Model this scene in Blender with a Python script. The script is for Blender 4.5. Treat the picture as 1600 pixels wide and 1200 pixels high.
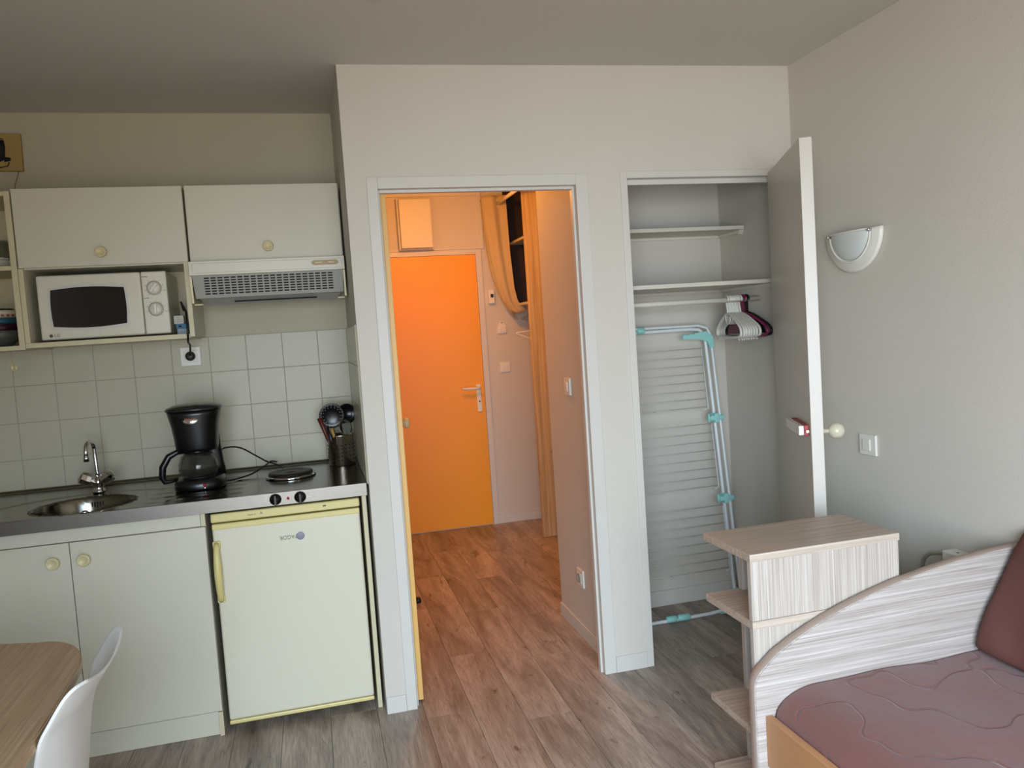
import bpy, bmesh, math, random
from mathutils import Vector, Matrix
random.seed(7)
C = bpy.context.scene.collection
for o in list(bpy.data.objects): bpy.data.objects.remove(o)
PI = math.pi

# ---------------------------------------------------------------- camera
F, YAW, PIT, ROL = 1235.92, 0.2467, -0.0666, -0.0669
CAM = Vector((-0.1779, -3.0385, 1.4522))
fw = Vector((math.sin(YAW)*math.cos(PIT), math.cos(YAW)*math.cos(PIT), math.sin(PIT)))
r0 = Vector((math.cos(YAW), -math.sin(YAW), 0)); u0 = r0.cross(fw)
Rv = math.cos(ROL)*r0 + math.sin(ROL)*u0; Uv = -math.sin(ROL)*r0 + math.cos(ROL)*u0
cd = bpy.data.cameras.new('camera'); cam = bpy.data.objects.new('camera', cd); C.objects.link(cam)
cd.sensor_fit = 'HORIZONTAL'; cd.sensor_width = 36; cd.lens = 36*F/1600; cd.clip_start = .05
m = Matrix((Rv, Uv, -fw)).transposed().to_4x4(); m.translation = CAM; cam.matrix_world = m
bpy.context.scene.camera = cam

# ---------------------------------------------------------------- world, light, exposure
sc = bpy.context.scene
sc.view_settings.view_transform = 'Standard'; sc.view_settings.look = 'None'
sc.view_settings.gamma = 1; sc.view_settings.use_curve_mapping = False
sc.view_settings.exposure = -0.03
w = bpy.data.worlds.new('sky'); sc.world = w; w.use_nodes = True
bg = w.node_tree.nodes['Background']; bg.inputs[0].default_value = (.62, .78, 1, 1); bg.inputs[1].default_value = 1.0

def area(name, loc, rot, sx, sy, power, color, spread=PI):
    l = bpy.data.lights.new(name, 'AREA'); l.shape = 'RECTANGLE'; l.size = sx; l.size_y = sy
    l.energy = power; l.color = color; l.spread = spread
    o = bpy.data.objects.new(name, l); C.objects.link(o); o.location = loc; o.rotation_euler = rot
    return o
# daylight through the tall window behind the camera: blue sky light falling down into the room ...
area('window_sky_light', (-.10, -4.34, 1.25), (math.radians(54), 0, math.radians(-28)), 2.3, 1.9, 128, (.55, .77, 1.0), math.radians(118))
# ... and the warm light the sunlit ground and greenery outside throw upwards through it
area('window_ground_light', (-.10, -4.33, 1.15), (math.radians(97), 0, math.radians(-29)), 2.3, 1.9, 31, (1.0, .735, .45), math.radians(125))
# the small warm lamp on the hallway ceiling
ll = bpy.data.lights.new('hall_lamp_light', 'POINT'); ll.energy = 36; ll.color = (1, .36, .055); ll.shadow_soft_size = .07
lo = bpy.data.objects.new('hall_lamp_light', ll); C.objects.link(lo); lo.location = (.62, 1.55, 2.34)

# ---------------------------------------------------------------- materials
MATS = {}
def lin(c): return tuple((x/12.92 if x <= .04045 else ((x+.055)/1.055)**2.4) for x in c)
class NT:
    def __init__(s, name):
        s.m = bpy.data.materials.new(name); s.m.use_nodes = True
        s.n = s.m.node_tree.nodes; s.l = s.m.node_tree.links; s.b = s.n['Principled BSDF']
    def N(s, t, **k):
        n = s.n.new(t)
        for a, v in k.items():
            if a.startswith('i_'): n.inputs[a[2:].replace('_', ' ')].default_value = v
            else: setattr(n, a, v)
        return n
    def L(s, a, b): s.l.new(a, b)
def mat(name, col, rough=.5, metal=0., bump=0., bscale=60., var=0., vscale=3., spec=None, trans=0., alpha=1., coat=0., stretch=None):
    if name in MATS: return MATS[name]
    t = NT(name); c = lin(col) + (1,); b = t.b
    b.inputs['Roughness'].default_value = rough; b.inputs['Metallic'].default_value = metal
    if spec is not None: b.inputs['Specular IOR Level'].default_value = spec
    if trans: b.inputs['Transmission Weight'].default_value = trans
    if coat: b.inputs['Coat Weight'].default_value = coat; b.inputs['Coat Roughness'].default_value = .08
    b.inputs['Alpha'].default_value = alpha
    tc = t.N('ShaderNodeTexCoord'); mp = t.N('ShaderNodeMapping'); t.L(tc.outputs['Object'], mp.inputs[0])
    if stretch: mp.inputs['Scale'].default_value = stretch
    nz = t.N('ShaderNodeTexNoise', i_Scale=vscale, i_Detail=4.0); t.L(mp.outputs[0], nz.inputs['Vector'])
    mx = t.N('ShaderNodeMixRGB', blend_type='MIX'); v = max(var, .02)
    mx.inputs[1].default_value = tuple(x*(1-v) for x in c[:3]) + (1,); mx.inputs[2].default_value = tuple(min(1, x*(1+v)) for x in c[:3]) + (1,)
    t.L(nz.outputs['Fac'], mx.inputs[0]); t.L(mx.outputs[0], b.inputs['Base Color'])
    if bump:
        n2 = t.N('ShaderNodeTexNoise', i_Scale=bscale, i_Detail=3.0); t.L(mp.outputs[0], n2.inputs['Vector'])
        bp = t.N('ShaderNodeBump', i_Strength=bump, i_Distance=.002); t.L(n2.outputs['Fac'], bp.inputs['Height']); t.L(bp.outputs[0], b.inputs['Normal'])
    MATS[name] = t.m; return t.m
def stripes(name, c0, c1, c2, scale, rough=.45, fine=1.0):
    """wood-print laminate: long streaks; scale = mapping scale per axis (small along the grain)"""
    t = NT(name); b = t.b; b.inputs['Roughness'].default_value = rough
    tc = t.N('ShaderNodeTexCoord'); mp = t.N('ShaderNodeMapping'); mp.inputs['Scale'].default_value = scale; t.L(tc.outputs['Object'], mp.inputs[0])
    a = t.N('ShaderNodeTexNoise', i_Scale=1.0, i_Detail=5.0, i_Roughness=.7, i_Distortion=.6); t.L(mp.outputs[0], a.inputs['Vector'])
    r = t.N('ShaderNodeValToRGB'); e = r.color_ramp.elements
    e[0].position = .34; e[0].color = lin(c0)+(1,); e[1].position = .66; e[1].color = lin(c2)+(1,)
    m_ = r.color_ramp.elements.new(.5); m_.color = lin(c1)+(1,)
    t.L(a.outputs['Fac'], r.inputs[0]); t.L(r.outputs[0], b.inputs['Base Color'])
    bp = t.N('ShaderNodeBump', i_Strength=.12*fine, i_Distance=.001); t.L(a.outputs['Fac'], bp.inputs['Height']); t.L(bp.outputs[0], b.inputs['Normal'])
    return t.m
def floor_mat():
    t = NT('vinyl_plank'); b = t.b; b.inputs['Roughness'].default_value = .42
    oi = t.N('ShaderNodeObjectInfo'); g = t.N('ShaderNodeNewGeometry')
    cmb = t.N('ShaderNodeCombineXYZ')
    mu = t.N('ShaderNodeMath', operation='MULTIPLY'); mu.inputs[1].default_value = 37.0; t.L(oi.outputs['Random'], mu.inputs[0])
    t.L(mu.outputs[0], cmb.inputs[0]); t.L(mu.outputs[0], cmb.inputs[1])
    ad = t.N('ShaderNodeVectorMath', operation='ADD'); t.L(g.outputs['Position'], ad.inputs[0]); t.L(cmb.outputs[0], ad.inputs[1])
    def nz(sc_, scale, det=5., dist=0., rough=.6):
        mp = t.N('ShaderNodeMapping'); mp.inputs['Scale'].default_value = sc_; t.L(ad.outputs[0], mp.inputs[0])
        n = t.N('ShaderNodeTexNoise', i_Scale=scale, i_Detail=det, i_Distortion=dist, i_Roughness=rough); t.L(mp.outputs[0], n.inputs['Vector']); return n
    n1 = nz((9, 1.3, 1), 1.0, 5, 1.2); n2 = nz((190, 9, 1), 1.0, 5, .4, .75); n3 = nz((16, 6, 1), 1.0, 3, .8)
    r1 = t.N('ShaderNodeValToRGB'); e = r1.color_ramp.elements
    e[0].position = .3; e[0].color = lin((.50,.44,.395))+(1,); e[1].position = .7; e[1].color = lin((.77,.705,.645))+(1,)
    t.L(n1.outputs['Fac'], r1.inputs[0])
    r2 = t.N('ShaderNodeValToRGB'); e = r2.color_ramp.elements
    e[0].position = .35; e[0].color = (.50,.47,.45,1); e[1].position = .56; e[1].color = (1,1,1,1); t.L(n2.outputs['Fac'], r2.inputs[0])
    m1 = t.N('ShaderNodeMixRGB', blend_type='MULTIPLY'); m1.inputs[0].default_value = .8; t.L(r1.outputs[0], m1.inputs[1]); t.L(r2.outputs[0], m1.inputs[2])
    r3 = t.N('ShaderNodeValToRGB'); e = r3.color_ramp.elements
    e[0].position = .64; e[0].color = (1,1,1,1); e[1].position = .72; e[1].color = (.42,.36,.32,1); t.L(n3.outputs['Fac'], r3.inputs[0])
    m2 = t.N('ShaderNodeMixRGB', blend_type='MULTIPLY'); m2.inputs[0].default_value = 1; t.L(m1.outputs[0], m2.inputs[1]); t.L(r3.outputs[0], m2.inputs[2])
    hs = t.N('ShaderNodeHueSaturation'); mr = t.N('ShaderNodeMapRange'); mr.inputs['To Min'].default_value = .91; mr.inputs['To Max'].default_value = 1.07
    t.L(oi.outputs['Random'], mr.inputs['Value']); t.L(mr.outputs[0], hs.inputs['Value']); t.L(m2.outputs[0], hs.inputs['Color']); t.L(hs.outputs[0], b.inputs['Base Color'])
    bp = t.N('ShaderNodeBump', i_Strength=.15, i_Distance=.001); t.L(n2.outputs['Fac'], bp.inputs['Height']); t.L(bp.outputs[0], b.inputs['Normal'])
    return t.m
def quilt_mat():
    t = NT('brown_quilt'); b = t.b; b.inputs['Roughness'].default_value = .85; b.inputs['Sheen Weight'].default_value = .25
    g = t.N('ShaderNodeTexCoord')
    n = t.N('ShaderNodeTexNoise', i_Scale=5.5, i_Detail=0.8); t.L(g.outputs['Object'], n.inputs['Vector'])
    s = t.N('ShaderNodeMath', operation='SUBTRACT'); s.inputs[1].default_value = .5; t.L(n.outputs['Fac'], s.inputs[0])
    a = t.N('ShaderNodeMath', operation='ABSOLUTE'); t.L(s.outputs[0], a.inputs[0])
    mr = t.N('ShaderNodeMapRange'); mr.interpolation_type = 'SMOOTHSTEP'; mr.inputs['From Max'].default_value = .016; t.L(a.outputs[0], mr.inputs['Value'])
    n2 = t.N('ShaderNodeTexNoise', i_Scale=22., i_Detail=5.); t.L(g.outputs['Object'], n2.inputs['Vector'])
    ad = t.N('ShaderNodeMath', operation='ADD'); mu = t.N('ShaderNodeMath', operation='MULTIPLY'); mu.inputs[1].default_value = .8
    t.L(n2.outputs['Fac'], mu.inputs[0]); t.L(mr.outputs[0], ad.inputs[0]); t.L(mu.outputs[0], ad.inputs[1])
    bp = t.N('ShaderNodeBump', i_Strength=.55, i_Distance=.006); t.L(ad.outputs[0], bp.inputs['Height']); t.L(bp.outputs[0], b.inputs['Normal'])
    n3 = t.N('ShaderNodeTexNoise', i_Scale=300., i_Detail=2.); t.L(g.outputs['Object'], n3.inputs['Vector'])
    mx = t.N('ShaderNodeMixRGB'); mx.inputs[1].default_value = lin((.42,.245,.215))+(1,); mx.inputs[2].default_value = lin((.52,.325,.29))+(1,)
    t.L(n3.outputs['Fac'], mx.inputs[0]); t.L(mx.outputs[0], b.inputs['Base Color'])
    return t.m
WHITE = mat('white_wall_paint', (.80, .775, .728), .75, bump=.25, bscale=140, var=.015)
CEIL = mat('ceiling_paint', (.78, .765, .73), .85, bump=.3, bscale=110, var=.02)
TRIM = mat('white_gloss_trim', (.81, .792, .755), .45, bump=.08, bscale=40)
DOORW = mat('white_painted_door', (.80, .775, .73), .36, bump=.1, bscale=25, var=.03)
ORANGE = mat('orange_yellow_door_paint', (.93, .62, .10), .42, bump=.06, bscale=30, var=.03)
TILE = mat('glazed_white_tile', (.765, .745, .665), .24, var=.02, spec=.12, bump=.05, bscale=9)
GROUT = mat('grey_beige_grout', (.66, .63, .55), .9)
CAB = mat('white_melamine', (.81, .79, .71), .42, bump=.12, bscale=160, var=.012)
CREAM = mat('cream_edge_melamine', (.80, .76, .62), .45)
CREAMK = mat('cream_plastic', (.83, .78, .60), .3)
STEEL = mat('brushed_stainless_steel', (.50, .48, .45), .36, 1.0, bump=.12, bscale=12, stretch=(4, 60, 60), var=.06)
STEELM = mat('worktop_stainless_steel', (.50, .49, .45), .16, 1.0, bump=.10, bscale=10, stretch=(2, 30, 30), var=.08)
CHROME = mat('chrome', (.82, .82, .82), .08, 1.0)
BLACK = mat('black_plastic', (.035, .035, .04), .28)
BLACKM = mat('black_matt_plastic', (.05, .05, .05), .5)
DARK = mat('dark_gap', (.06, .055, .05), .9)
MWHITE = mat('microwave_white_plastic', (.84, .82, .75), .33)
MGLASS = mat('dark_oven_glass', (.10, .085, .07), .10, coat=.6)
GREYP = mat('grey_plastic_print', (.35, .35, .35), .5)
GREYH = mat('grey_hood_plastic', (.60, .60, .56), .45)
FRIDGE = mat('fridge_cream_white_enamel', (.83, .81, .72), .33, bump=.06, bscale=50, var=.02)
FRIDGEY = mat('fridge_yellowed_plastic', (.84, .78, .52), .35)
SHELFW = mat('closet_white_board', (.83, .81, .75), .5)
PLASTW = mat('white_plastic', (.88, .87, .83), .35)
AQUA = mat('aqua_plastic', (.60, .83, .80), .4)
TUBEW = mat('white_coated_tube', (.86, .88, .88), .3)
WIREG = mat('grey_coated_wire', (.76, .75, .70), .4)
MAG = mat('magenta_plastic', (.50, .06, .30), .35)
RED = mat('dark_red_plastic', (.62, .08, .12), .4)
BROWN = mat('brown_cushion_fabric', (.40, .235, .205), .85, bump=.4, bscale=400, var=.08)
BEECH = mat('beech_veneer', (.72, .52, .35), .45, var=.10, vscale=3, stretch=(2, 3, 40))
CURT = mat('beige_curtain_fabric', (.74, .66, .50), .85, bump=.3, bscale=300, var=.05)
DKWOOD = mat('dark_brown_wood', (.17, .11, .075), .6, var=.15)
OAKH = stripes('wardrobe_oak_print', (.66,.55,.38), (.74,.64,.47), (.81,.72,.55), (60, 2, 1.2), .5)
BLUEB = mat('blue_carton', (.25, .47, .62), .6)
WHITEB = mat('white_carton', (.80, .79, .74), .6)
REDW = mat('reddish_brown_wood', (.33, .12, .06), .45, var=.15)
WOODY = mat('yellow_wood', (.68, .52, .28), .5, var=.1)
GREYS = mat('grey_green_silicone', (.36, .37, .32), .5)
COIL = mat('cast_iron_plate', (.13, .125, .115), .45, .3)
GLASSC = mat('carafe_glass', (.42, .43, .38), .04, trans=.85, alpha=.55)
FROST = mat('frosted_glass_shade', (.80, .82, .80), .4, coat=.2)
TEAL = mat('teal_ceramic', (.16, .33, .37), .3); PLUM = mat('plum_ceramic', (.20, .06, .12), .3)
GREYC = mat('grey_ceramic', (.33, .33, .30), .3); CREAMC = mat('cream_ceramic', (.80, .76, .66), .3)
CANVAS = mat('ochre_canvas', (.66, .56, .34), .85, bump=.4, bscale=300, var=.12)
INK = mat('black_ink', (.05, .045, .06), .7)
FLOOR = floor_mat(); QUILT = quilt_mat()
PALE0, PALE1, PALE2 = (.61,.56,.51), (.71,.665,.62), (.80,.77,.74)
PALE_V = stripes('pale_oak_laminate_upright', PALE0, PALE1, PALE2, (260, 260, 2.0))
PALE_H = stripes('pale_oak_laminate_level', (.60,.55,.51), (.69,.65,.62), (.79,.76,.74), (2.0, 120, 190))
PALE_T = stripes('pale_oak_laminate_top', (.61,.545,.485), (.69,.62,.56), (.76,.695,.635), (2.2, 90, 90))
PALE_E = stripes('pale_oak_edge_band', (.66,.60,.54), (.74,.68,.62), (.81,.755,.70), (2.0, 150, 200))
TABLEW = stripes('table_oak_laminate', (.68,.56,.43), (.75,.63,.50), (.81,.70,.57), (90, 2.0, 60))

# ---------------------------------------------------------------- mesh helpers
def NB(): return bmesh.new()
def merge(bm, b2):
    me = bpy.data.meshes.new('t'); b2.to_mesh(me); b2.free(); bm.from_mesh(me); bpy.data.meshes.remove(me); return bm
def bx(bm, x0, x1, y0, y1, z0, z1, bev=0., seg=2, M=None):
    b = bmesh.new(); bmesh.ops.create_cube(b, size=1)
    for v in b.verts: v.co = Vector(((x0+x1)/2+v.co.x*(x1-x0), (y0+y1)/2+v.co.y*(y1-y0), (z0+z1)/2+v.co.z*(z1-z0)))
    if bev: bmesh.ops.bevel(b, geom=list(b.edges), offset=bev, segments=seg, affect='EDGES', profile=.5)
    if M: b.transform(M)
    return merge(bm, b)
def box(*a, **k): return bx(NB(), *a, **k)
def tube(bm, pts, r, n=10, close=False, caps=True):
    """a round tube along pts; r a number or one per point"""
    pts = [Vector(p) for p in pts]; N = len(pts); rs = r if isinstance(r, (list, tuple)) else [r]*N
    rings = []; prev = None
    for i, p in enumerate(pts):
        if close: t = (pts[(i+1) % N]-pts[i-1]).normalized()
        else: t = (pts[min(i+1, N-1)]-pts[max(i-1, 0)]).normalized()
        if prev is None:
            a = Vector((0, 0, 1)) if abs(t.z) < .9 else Vector((1, 0, 0)); u = t.cross(a).normalized()
        else: u = (prev - t*prev.dot(t)).normalized()
        prev = u; v = t.cross(u)
        rings.append([bm.verts.new(p + rs[i]*(math.cos(2*PI*k/n)*u + math.sin(2*PI*k/n)*v)) for k in range(n)])
    for i in range(N if close else N-1):
        A, B = rings[i], rings[(i+1) % N]
        for k in range(n): bm.faces.new((A[k], A[(k+1) % n], B[(k+1) % n], B[k]))
    if caps and not close: bm.faces.new(rings[0][::-1]); bm.faces.new(rings[-1])
    for f in bm.faces: f.smooth = True
    return bm
def lathe(bm, prof, o, axis='z', n=32, M=None):
    """prof: list of (radius, height) turned about an axis through o"""
    b = bmesh.new(); rings = []
    for r, h in prof:
        if r < 1e-6: rings.append([b.verts.new((0, 0, h))])
        else: rings.append([b.verts.new((r*math.cos(2*PI*k/n), r*math.sin(2*PI*k/n), h)) for k in range(n)])
    for A, B in zip(rings, rings[1:]):
        for k in range(n):
            a0, a1, b0, b1 = A[k % len(A)], A[(k+1) % len(A)], B[k % len(B)], B[(k+1) % len(B)]
            vs = []
            for v in (a0, a1, b1, b0):
                if v not in vs: vs.append(v)
            if len(vs) > 2: b.faces.new(vs)
    for R_ in (rings[0], rings[-1]):
        if len(R_) > 2:
            try: b.faces.new(R_)
            except ValueError: pass
    bmesh.ops.recalc_face_normals(b, faces=b.faces)
    for f in b.faces: f.smooth = len(f.verts) < 5
    if axis == 'y': b.transform(Matrix.Rotation(PI/2, 4, 'X'))       # height points to -y
    if axis == 'x': b.transform(Matrix.Rotation(-PI/2, 4, 'Y'))      # height points to -x
    if M: b.transform(M)
    b.transform(Matrix.Translation(Vector(o))); return merge(bm, b)
def prism(bm, pts, d, bev=0., M=None):
    """polygon pts (3D, planar) extruded by vector d"""
    b = bmesh.new(); f = b.faces.new([b.verts.new(Vector(p)) for p in pts])
    r = bmesh.ops.extrude_face_region(b, geom=[f]); bmesh.ops.translate(b, verts=[v for v in r['geom'] if isinstance(v, bmesh.types.BMVert)], vec=Vector(d))
    bmesh.ops.recalc_face_normals(b, faces=b.faces)
    if bev:
        es = [e for e in b.edges if any(len(f_.verts) == len(pts) and len(pts) > 4 for f_ in e.link_faces)] if len(pts) > 4 else list(b.edges)
        bmesh.ops.bevel(b, geom=es, offset=bev, segments=2, affect='EDGES')
    if M: b.transform(M)
    return merge(bm, b)
def sphere(bm, c, r, sx=1, sy=1, sz=1, n=24, M=None):
    b = bmesh.new(); bmesh.ops.create_uvsphere(b, u_segments=n, v_segments=n//2, radius=r)
    for v in b.verts: v.co = Vector((v.co.x*sx, v.co.y*sy, v.co.z*sz))
    for f in b.faces: f.smooth = True
    if M: b.transform(M)
    b.transform(Matrix.Translation(Vector(c))); return merge(bm, b)
def grid(bm, fn, nu, nv, closed=False):
    V = [[bm.verts.new(fn(i/nu, j/nv)) for j in range(nv+1)] for i in range(nu+1)]
    for i in range(nu):
        for j in range(nv):
            bm.faces.new((V[i][j], V[i+1][j], V[i+1][j+1], V[i][j+1])).smooth = True
    return V
def obj(name, bm, m_, parent=None, kind=None, label=None, smooth=None, mods=None):
    me = bpy.data.meshes.new(name)
    if smooth:
        for f in bm.faces: f.smooth = True
    bm.to_mesh(me); bm.free(); me.materials.append(m_)
    if smooth == 'angle':
        me.set_sharp_from_angle(angle=math.radians(35))
    o = bpy.data.objects.new(name, me); C.objects.link(o)
    if parent is not None: attach(o, parent)
    if kind: o['kind'] = kind
    if label: o['label'] = label
    return o
def attach(o, parent):
    o.parent = parent     # parts are built in room coordinates: only an Empty's own place has to be undone
    o.matrix_parent_inverse = Matrix.Translation(-parent.location) if parent.type == 'EMPTY' else Matrix.Identity(4)
def tag(o, label, cat, group=None):
    o['label'] = label; o['category'] = cat
    if group: o['group'] = group
    return o
def thing(name, label, cat, loc, group=None):
    o = bpy.data.objects.new(name, None); C.objects.link(o); o.location = loc; o.empty_display_size = .05
    return tag(o, label, cat, group)
def struct(name, bm, m_, parent=None, **k): return obj(name, bm, m_, parent, kind='structure' if parent is None else None, **k)
def dup(root, dloc, label=None, rz=0.):
    r = root.copy(); C.objects.link(r); r.location = root.location + Vector(dloc); r.rotation_euler[2] = rz
    if label: r['label'] = label
    for ch in list(root.children):
        c = ch.copy(); C.objects.link(c); c.parent = r; c.matrix_parent_inverse = ch.matrix_parent_inverse.copy()
        for g in ch.children:
            d = g.copy(); C.objects.link(d); d.parent = c; d.matrix_parent_inverse = g.matrix_parent_inverse.copy()
    return r
def text(name, s, size, M, m_, parent, extrude=.0004, sx=1.):
    cu = bpy.data.curves.new(name, 'FONT'); cu.body = s; cu.size = size; cu.extrude = extrude; cu.align_x = 'CENTER'; cu.align_y = 'CENTER'
    t0 = bpy.data.objects.new('t', cu); C.objects.link(t0)
    me = bpy.data.meshes.new_from_object(t0.evaluated_get(bpy.context.evaluated_depsgraph_get()))
    bpy.data.objects.remove(t0); bpy.data.curves.remove(cu)
    me.transform(M @ Matrix.Diagonal((sx, 1, 1, 1))); me.materials.clear(); me.materials.append(m_); me.name = name
    o = bpy.data.objects.new(name, me); C.objects.link(o); attach(o, parent); return o
def face_front(x, y, z, rot=0.):   # text plane facing -y
    return Matrix.Translation((x, y, z)) @ Matrix.Rotation(PI/2, 4, 'X') @ Matrix.Rotation(rot, 4, 'Z')

# ================================================================ THE SETTING
H = 2.5; W = 1.89; K = .734; E_ = 2.768; B_ = .639
# floor: slab with separate planks
fl = struct('floor', box(-2.3, 3.1, -4.6, 2.95, -.12, -.006), mat('floor_joint', (.16, .14, .12), .8))
PW, PL = .178, 1.22
shared = {}
nx = int((W+2.2)/PW)+3
for i in range(nx):
    x0 = 2.1 + 0.0 - (i+1)*PW
    y = 2.80 - ((i*0.437) % 1.0)*PL
    ys = [2.80]
    while y > -2.3: ys.append(y); y -= PL
    ys.append(max(y, -3.4))
    for a, b in zip(ys, ys[1:]):
        L_ = a-b
        if L_ < .05: continue
        key = round(L_, 3)
        if key not in shared:
            q = box(0, PW-.0012, .0006, L_-.0006, -.0065, 0, bev=.0006, seg=1)
            me = bpy.data.meshes.new('plank'); q.to_mesh(me); q.free(); me.materials.append(FLOOR); shared[key] = me
        o = bpy.data.objects.new('plank', shared[key]); C.objects.link(o); o.parent = fl; o.location = (x0, b, 0)
# far strips of floor outside the plank field
obj('plank', box(-2.3, 1.99, -4.6, -3.401, -.0065, 0), FLOOR, fl)
# ceiling (very slightly warped down over the partition corner)
cb = NB(); vs = {}
def cv(x, y, z): return cb.verts.new((x, y, z))
zc = {}
xs_ = [-2.3, -.6, 0, .6, 1.3, W, 3.1]; ys_ = [-4.6, -2.2, -1.0, 0, K, 1.6, 2.95]
def cz_(x, y):
    d = max(0, 1-abs(y)/1.0) if y <= 0 else max(0, 1-y/K)
    return H - .026*d*(max(0, 1-x/W) if x >= 0 else max(0, 1+x/1.2))
V = [[cv(x, y, cz_(x, y)) for y in ys_] for x in xs_]
for i in range(len(xs_)-1):
    for j in range(len(ys_)-1): cb.faces.new((V[i][j], V[i][j+1], V[i+1][j+1], V[i+1][j]))
r = bmesh.ops.extrude_face_region(cb, geom=list(cb.faces)); bmesh.ops.translate(cb, verts=[v for v in r['geom'] if isinstance(v, bmesh.types.BMVert)], vec=(0, 0, .12))
bmesh.ops.recalc_face_normals(cb, faces=cb.faces)
struct('ceiling', cb, CEIL)
# small round ceiling boss just inside the top of the picture
t = thing('ceiling_rose', 'small round white fitting on the ceiling', 'ceiling fitting', (.10, -.60, 2.492))
obj('cover', lathe(NB(), [(.045, 0), (.043, -.006), (.02, -.012), (0, -.013)], (.10, -.58, 2.491)), PLASTW, t)
# walls
struct('wall_left', box(-2.3, -2.2, -4.6, K+.1, 0, 2.51), WHITE)
struct('wall_right', box(W, W+.1, -4.6, B_+.0, 0, 2.51), WHITE)
wr = NB()     # rear wall with the tall window opening behind the camera
bx(wr, -2.2, -1.35, -4.5, -4.40, 0, 2.51); bx(wr, 1.15, W, -4.5, -4.40, 0, 2.51); bx(wr, -1.35, 1.15, -4.5, -4.40, 2.2, 2.51); bx(wr, -1.35, 1.15, -4.5, -4.4, 0, .12)
struct('wall_rear', wr, WHITE)
wk = struct('wall_kitchen', box(-2.2, 0, K, K+.1, 0, 2.51), mat('shaded_kitchen_wall_paint', (.74, .715, .62), .7, bump=.25, bscale=140, var=.015))  # wall paint made darker and yellower: shade of the recess put into its colour
wp = NB()     # partition with its two openings
def pbox(x0, x1, z0, top=True):
    z1a, z1b = cz_(x0, 0)+.004, cz_(x1, 0)+.004
    pts = [(x0, 0, z0), (x1, 0, z0), (x1, 0, z1b), (x0, 0, z1a)]
    prism(wp, pts, (0, .07, 0))
pbox(0, .079, 0); pbox(.079, .951, 2.058); pbox(.951, 1.097, 0); pbox(1.097, 1.843, 2.066); pbox(1.843, W, 0)
wpart = struct('wall_partition', wp, WHITE)
wh = struct('wall_hall_left', box(0.0, .06, .0702, E_, 0, 2.51), WHITE)
struct('wall_hall_right', box(.958, 1.05, .0702, B_+.1, 0, 2.51), WHITE)
struct('wall_closet_back', box(1.0502, W+1.2, B_, B_+.1, 0, 2.51), WHITE)
struct('wall_hall_back', box(-.1, 3.1, E_, E_+.1, 0, 2.51), WHITE)
struct('wall_hall_far_right', box(1.92, 2.02, B_+.1002, E_, 0, 2.51), WHITE)
struct('trim_1', box(.0002, .0, 0, 0, 0, 0) if False else bx(bx(bx(NB(), .077, .118, -.005, .075, 0, 2.062, .002), .904, .955, -.005, .075, 0, 2.062, .002), .118, .904, -.005, .075, 2.018, 2.062, .002), TRIM)
# stop bead inside the hall door frame
struct('trim_2', bx(bx(bx(NB(), .1182, .126, .022, .05, 0, 2.0178, .0015), .894, .9038, .022, .05, 0, 2.0178, .0015), .126, .894, .022, .05, 2.006, 2.0178, .0015), TRIM)
struct('trim_3', bx(bx(bx(NB(), 1.095, 1.125, -.005, .075, 0, 2.068, .002), 1.813, 1.845, -.005, .075, 0, 2.068, .002), 1.125, 1.813, -.005, .075, 2.04, 2.068, .002), TRIM)
struct('trim_4', box(1.1252, 1.8128, .03, .05, 2.018, 2.0398, .0015), TRIM)
# baseboards
struct('baseboard_partition', bx(bx(NB(), .001, .0765, -.006, 0, 0, .066, .0015), .9556, 1.0945, -.006, 0, 0, .068, .0015), TRIM)
struct('baseboard_hall_right', box(.948, .958, .077, B_+.1, 0, .066, .002), TRIM)
struct('baseboard_hall_back', box(1.112, 1.9195, E_-.010, E_, 0, .066, .002), TRIM)
struct('baseboard_closet', box(1.0505, W-.0005, B_-.010, B_, 0, .080, .002), TRIM)
struct('baseboard_right', box(W-.010, W, -4.4, -.02, 0, .07, .002), TRIM)
# frame of the entrance door, with panel frame above it
struct('trim_5', bx(bx(NB(), 1.0685, 1.112, E_-.014, E_, 0, 2.076, .002), .20, 1.0685, E_-.014, E_, 2.040, 2.076, .002), TRIM)
struct('trim_6', bx(bx(bx(NB(), 1.105, 1.137, E_-.012, E_, 2.077, 2.497, .002), .20, 1.105, E_-.012, E_, 2.470, 2.497, .002), .20, 1.105, E_-.010, E_, 2.078, 2.092, .002), TRIM)
# ---- tiles on the kitchen wall and its return
def tile_mesh(w_, h_):
    return bx(NB(), 0, w_, 0, .006, 0, h_, .0014, 1)
GT = .0021; TT = .1576
gk = obj('grout', box(-2.19, -.0002, K-.0055, K-.0001, .88, 1.516), GROUT, wk)
tshare = {}
for kx in range(0, 11):
    for kz in range(4):
        z1 = 1.516 - kz*TT; z0 = max(z1-TT, .900)
        if kx == 0: x0, x1 = -.140, -.006
        else: x0, x1 = -.140-kx*TT, -.140-(kx-1)*TT
        key = (round(x1-x0, 4), round(z1-z0, 4))
        if key not in tshare:
            q = tile_mesh(x1-x0-GT, z1-z0-GT); me = bpy.data.meshes.new('tile'); q.to_mesh(me); q.free(); me.materials.append(TILE); tshare[key] = me
        o = bpy.data.objects.new('tile', tshare[key]); C.objects.link(o); o.parent = wk
        o.location = (x0+GT/2, K-.0075, z0+GT/2)
        o.rotation_euler = (random.uniform(-.004, .004), 0, random.uniform(-.004, .004))
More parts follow.
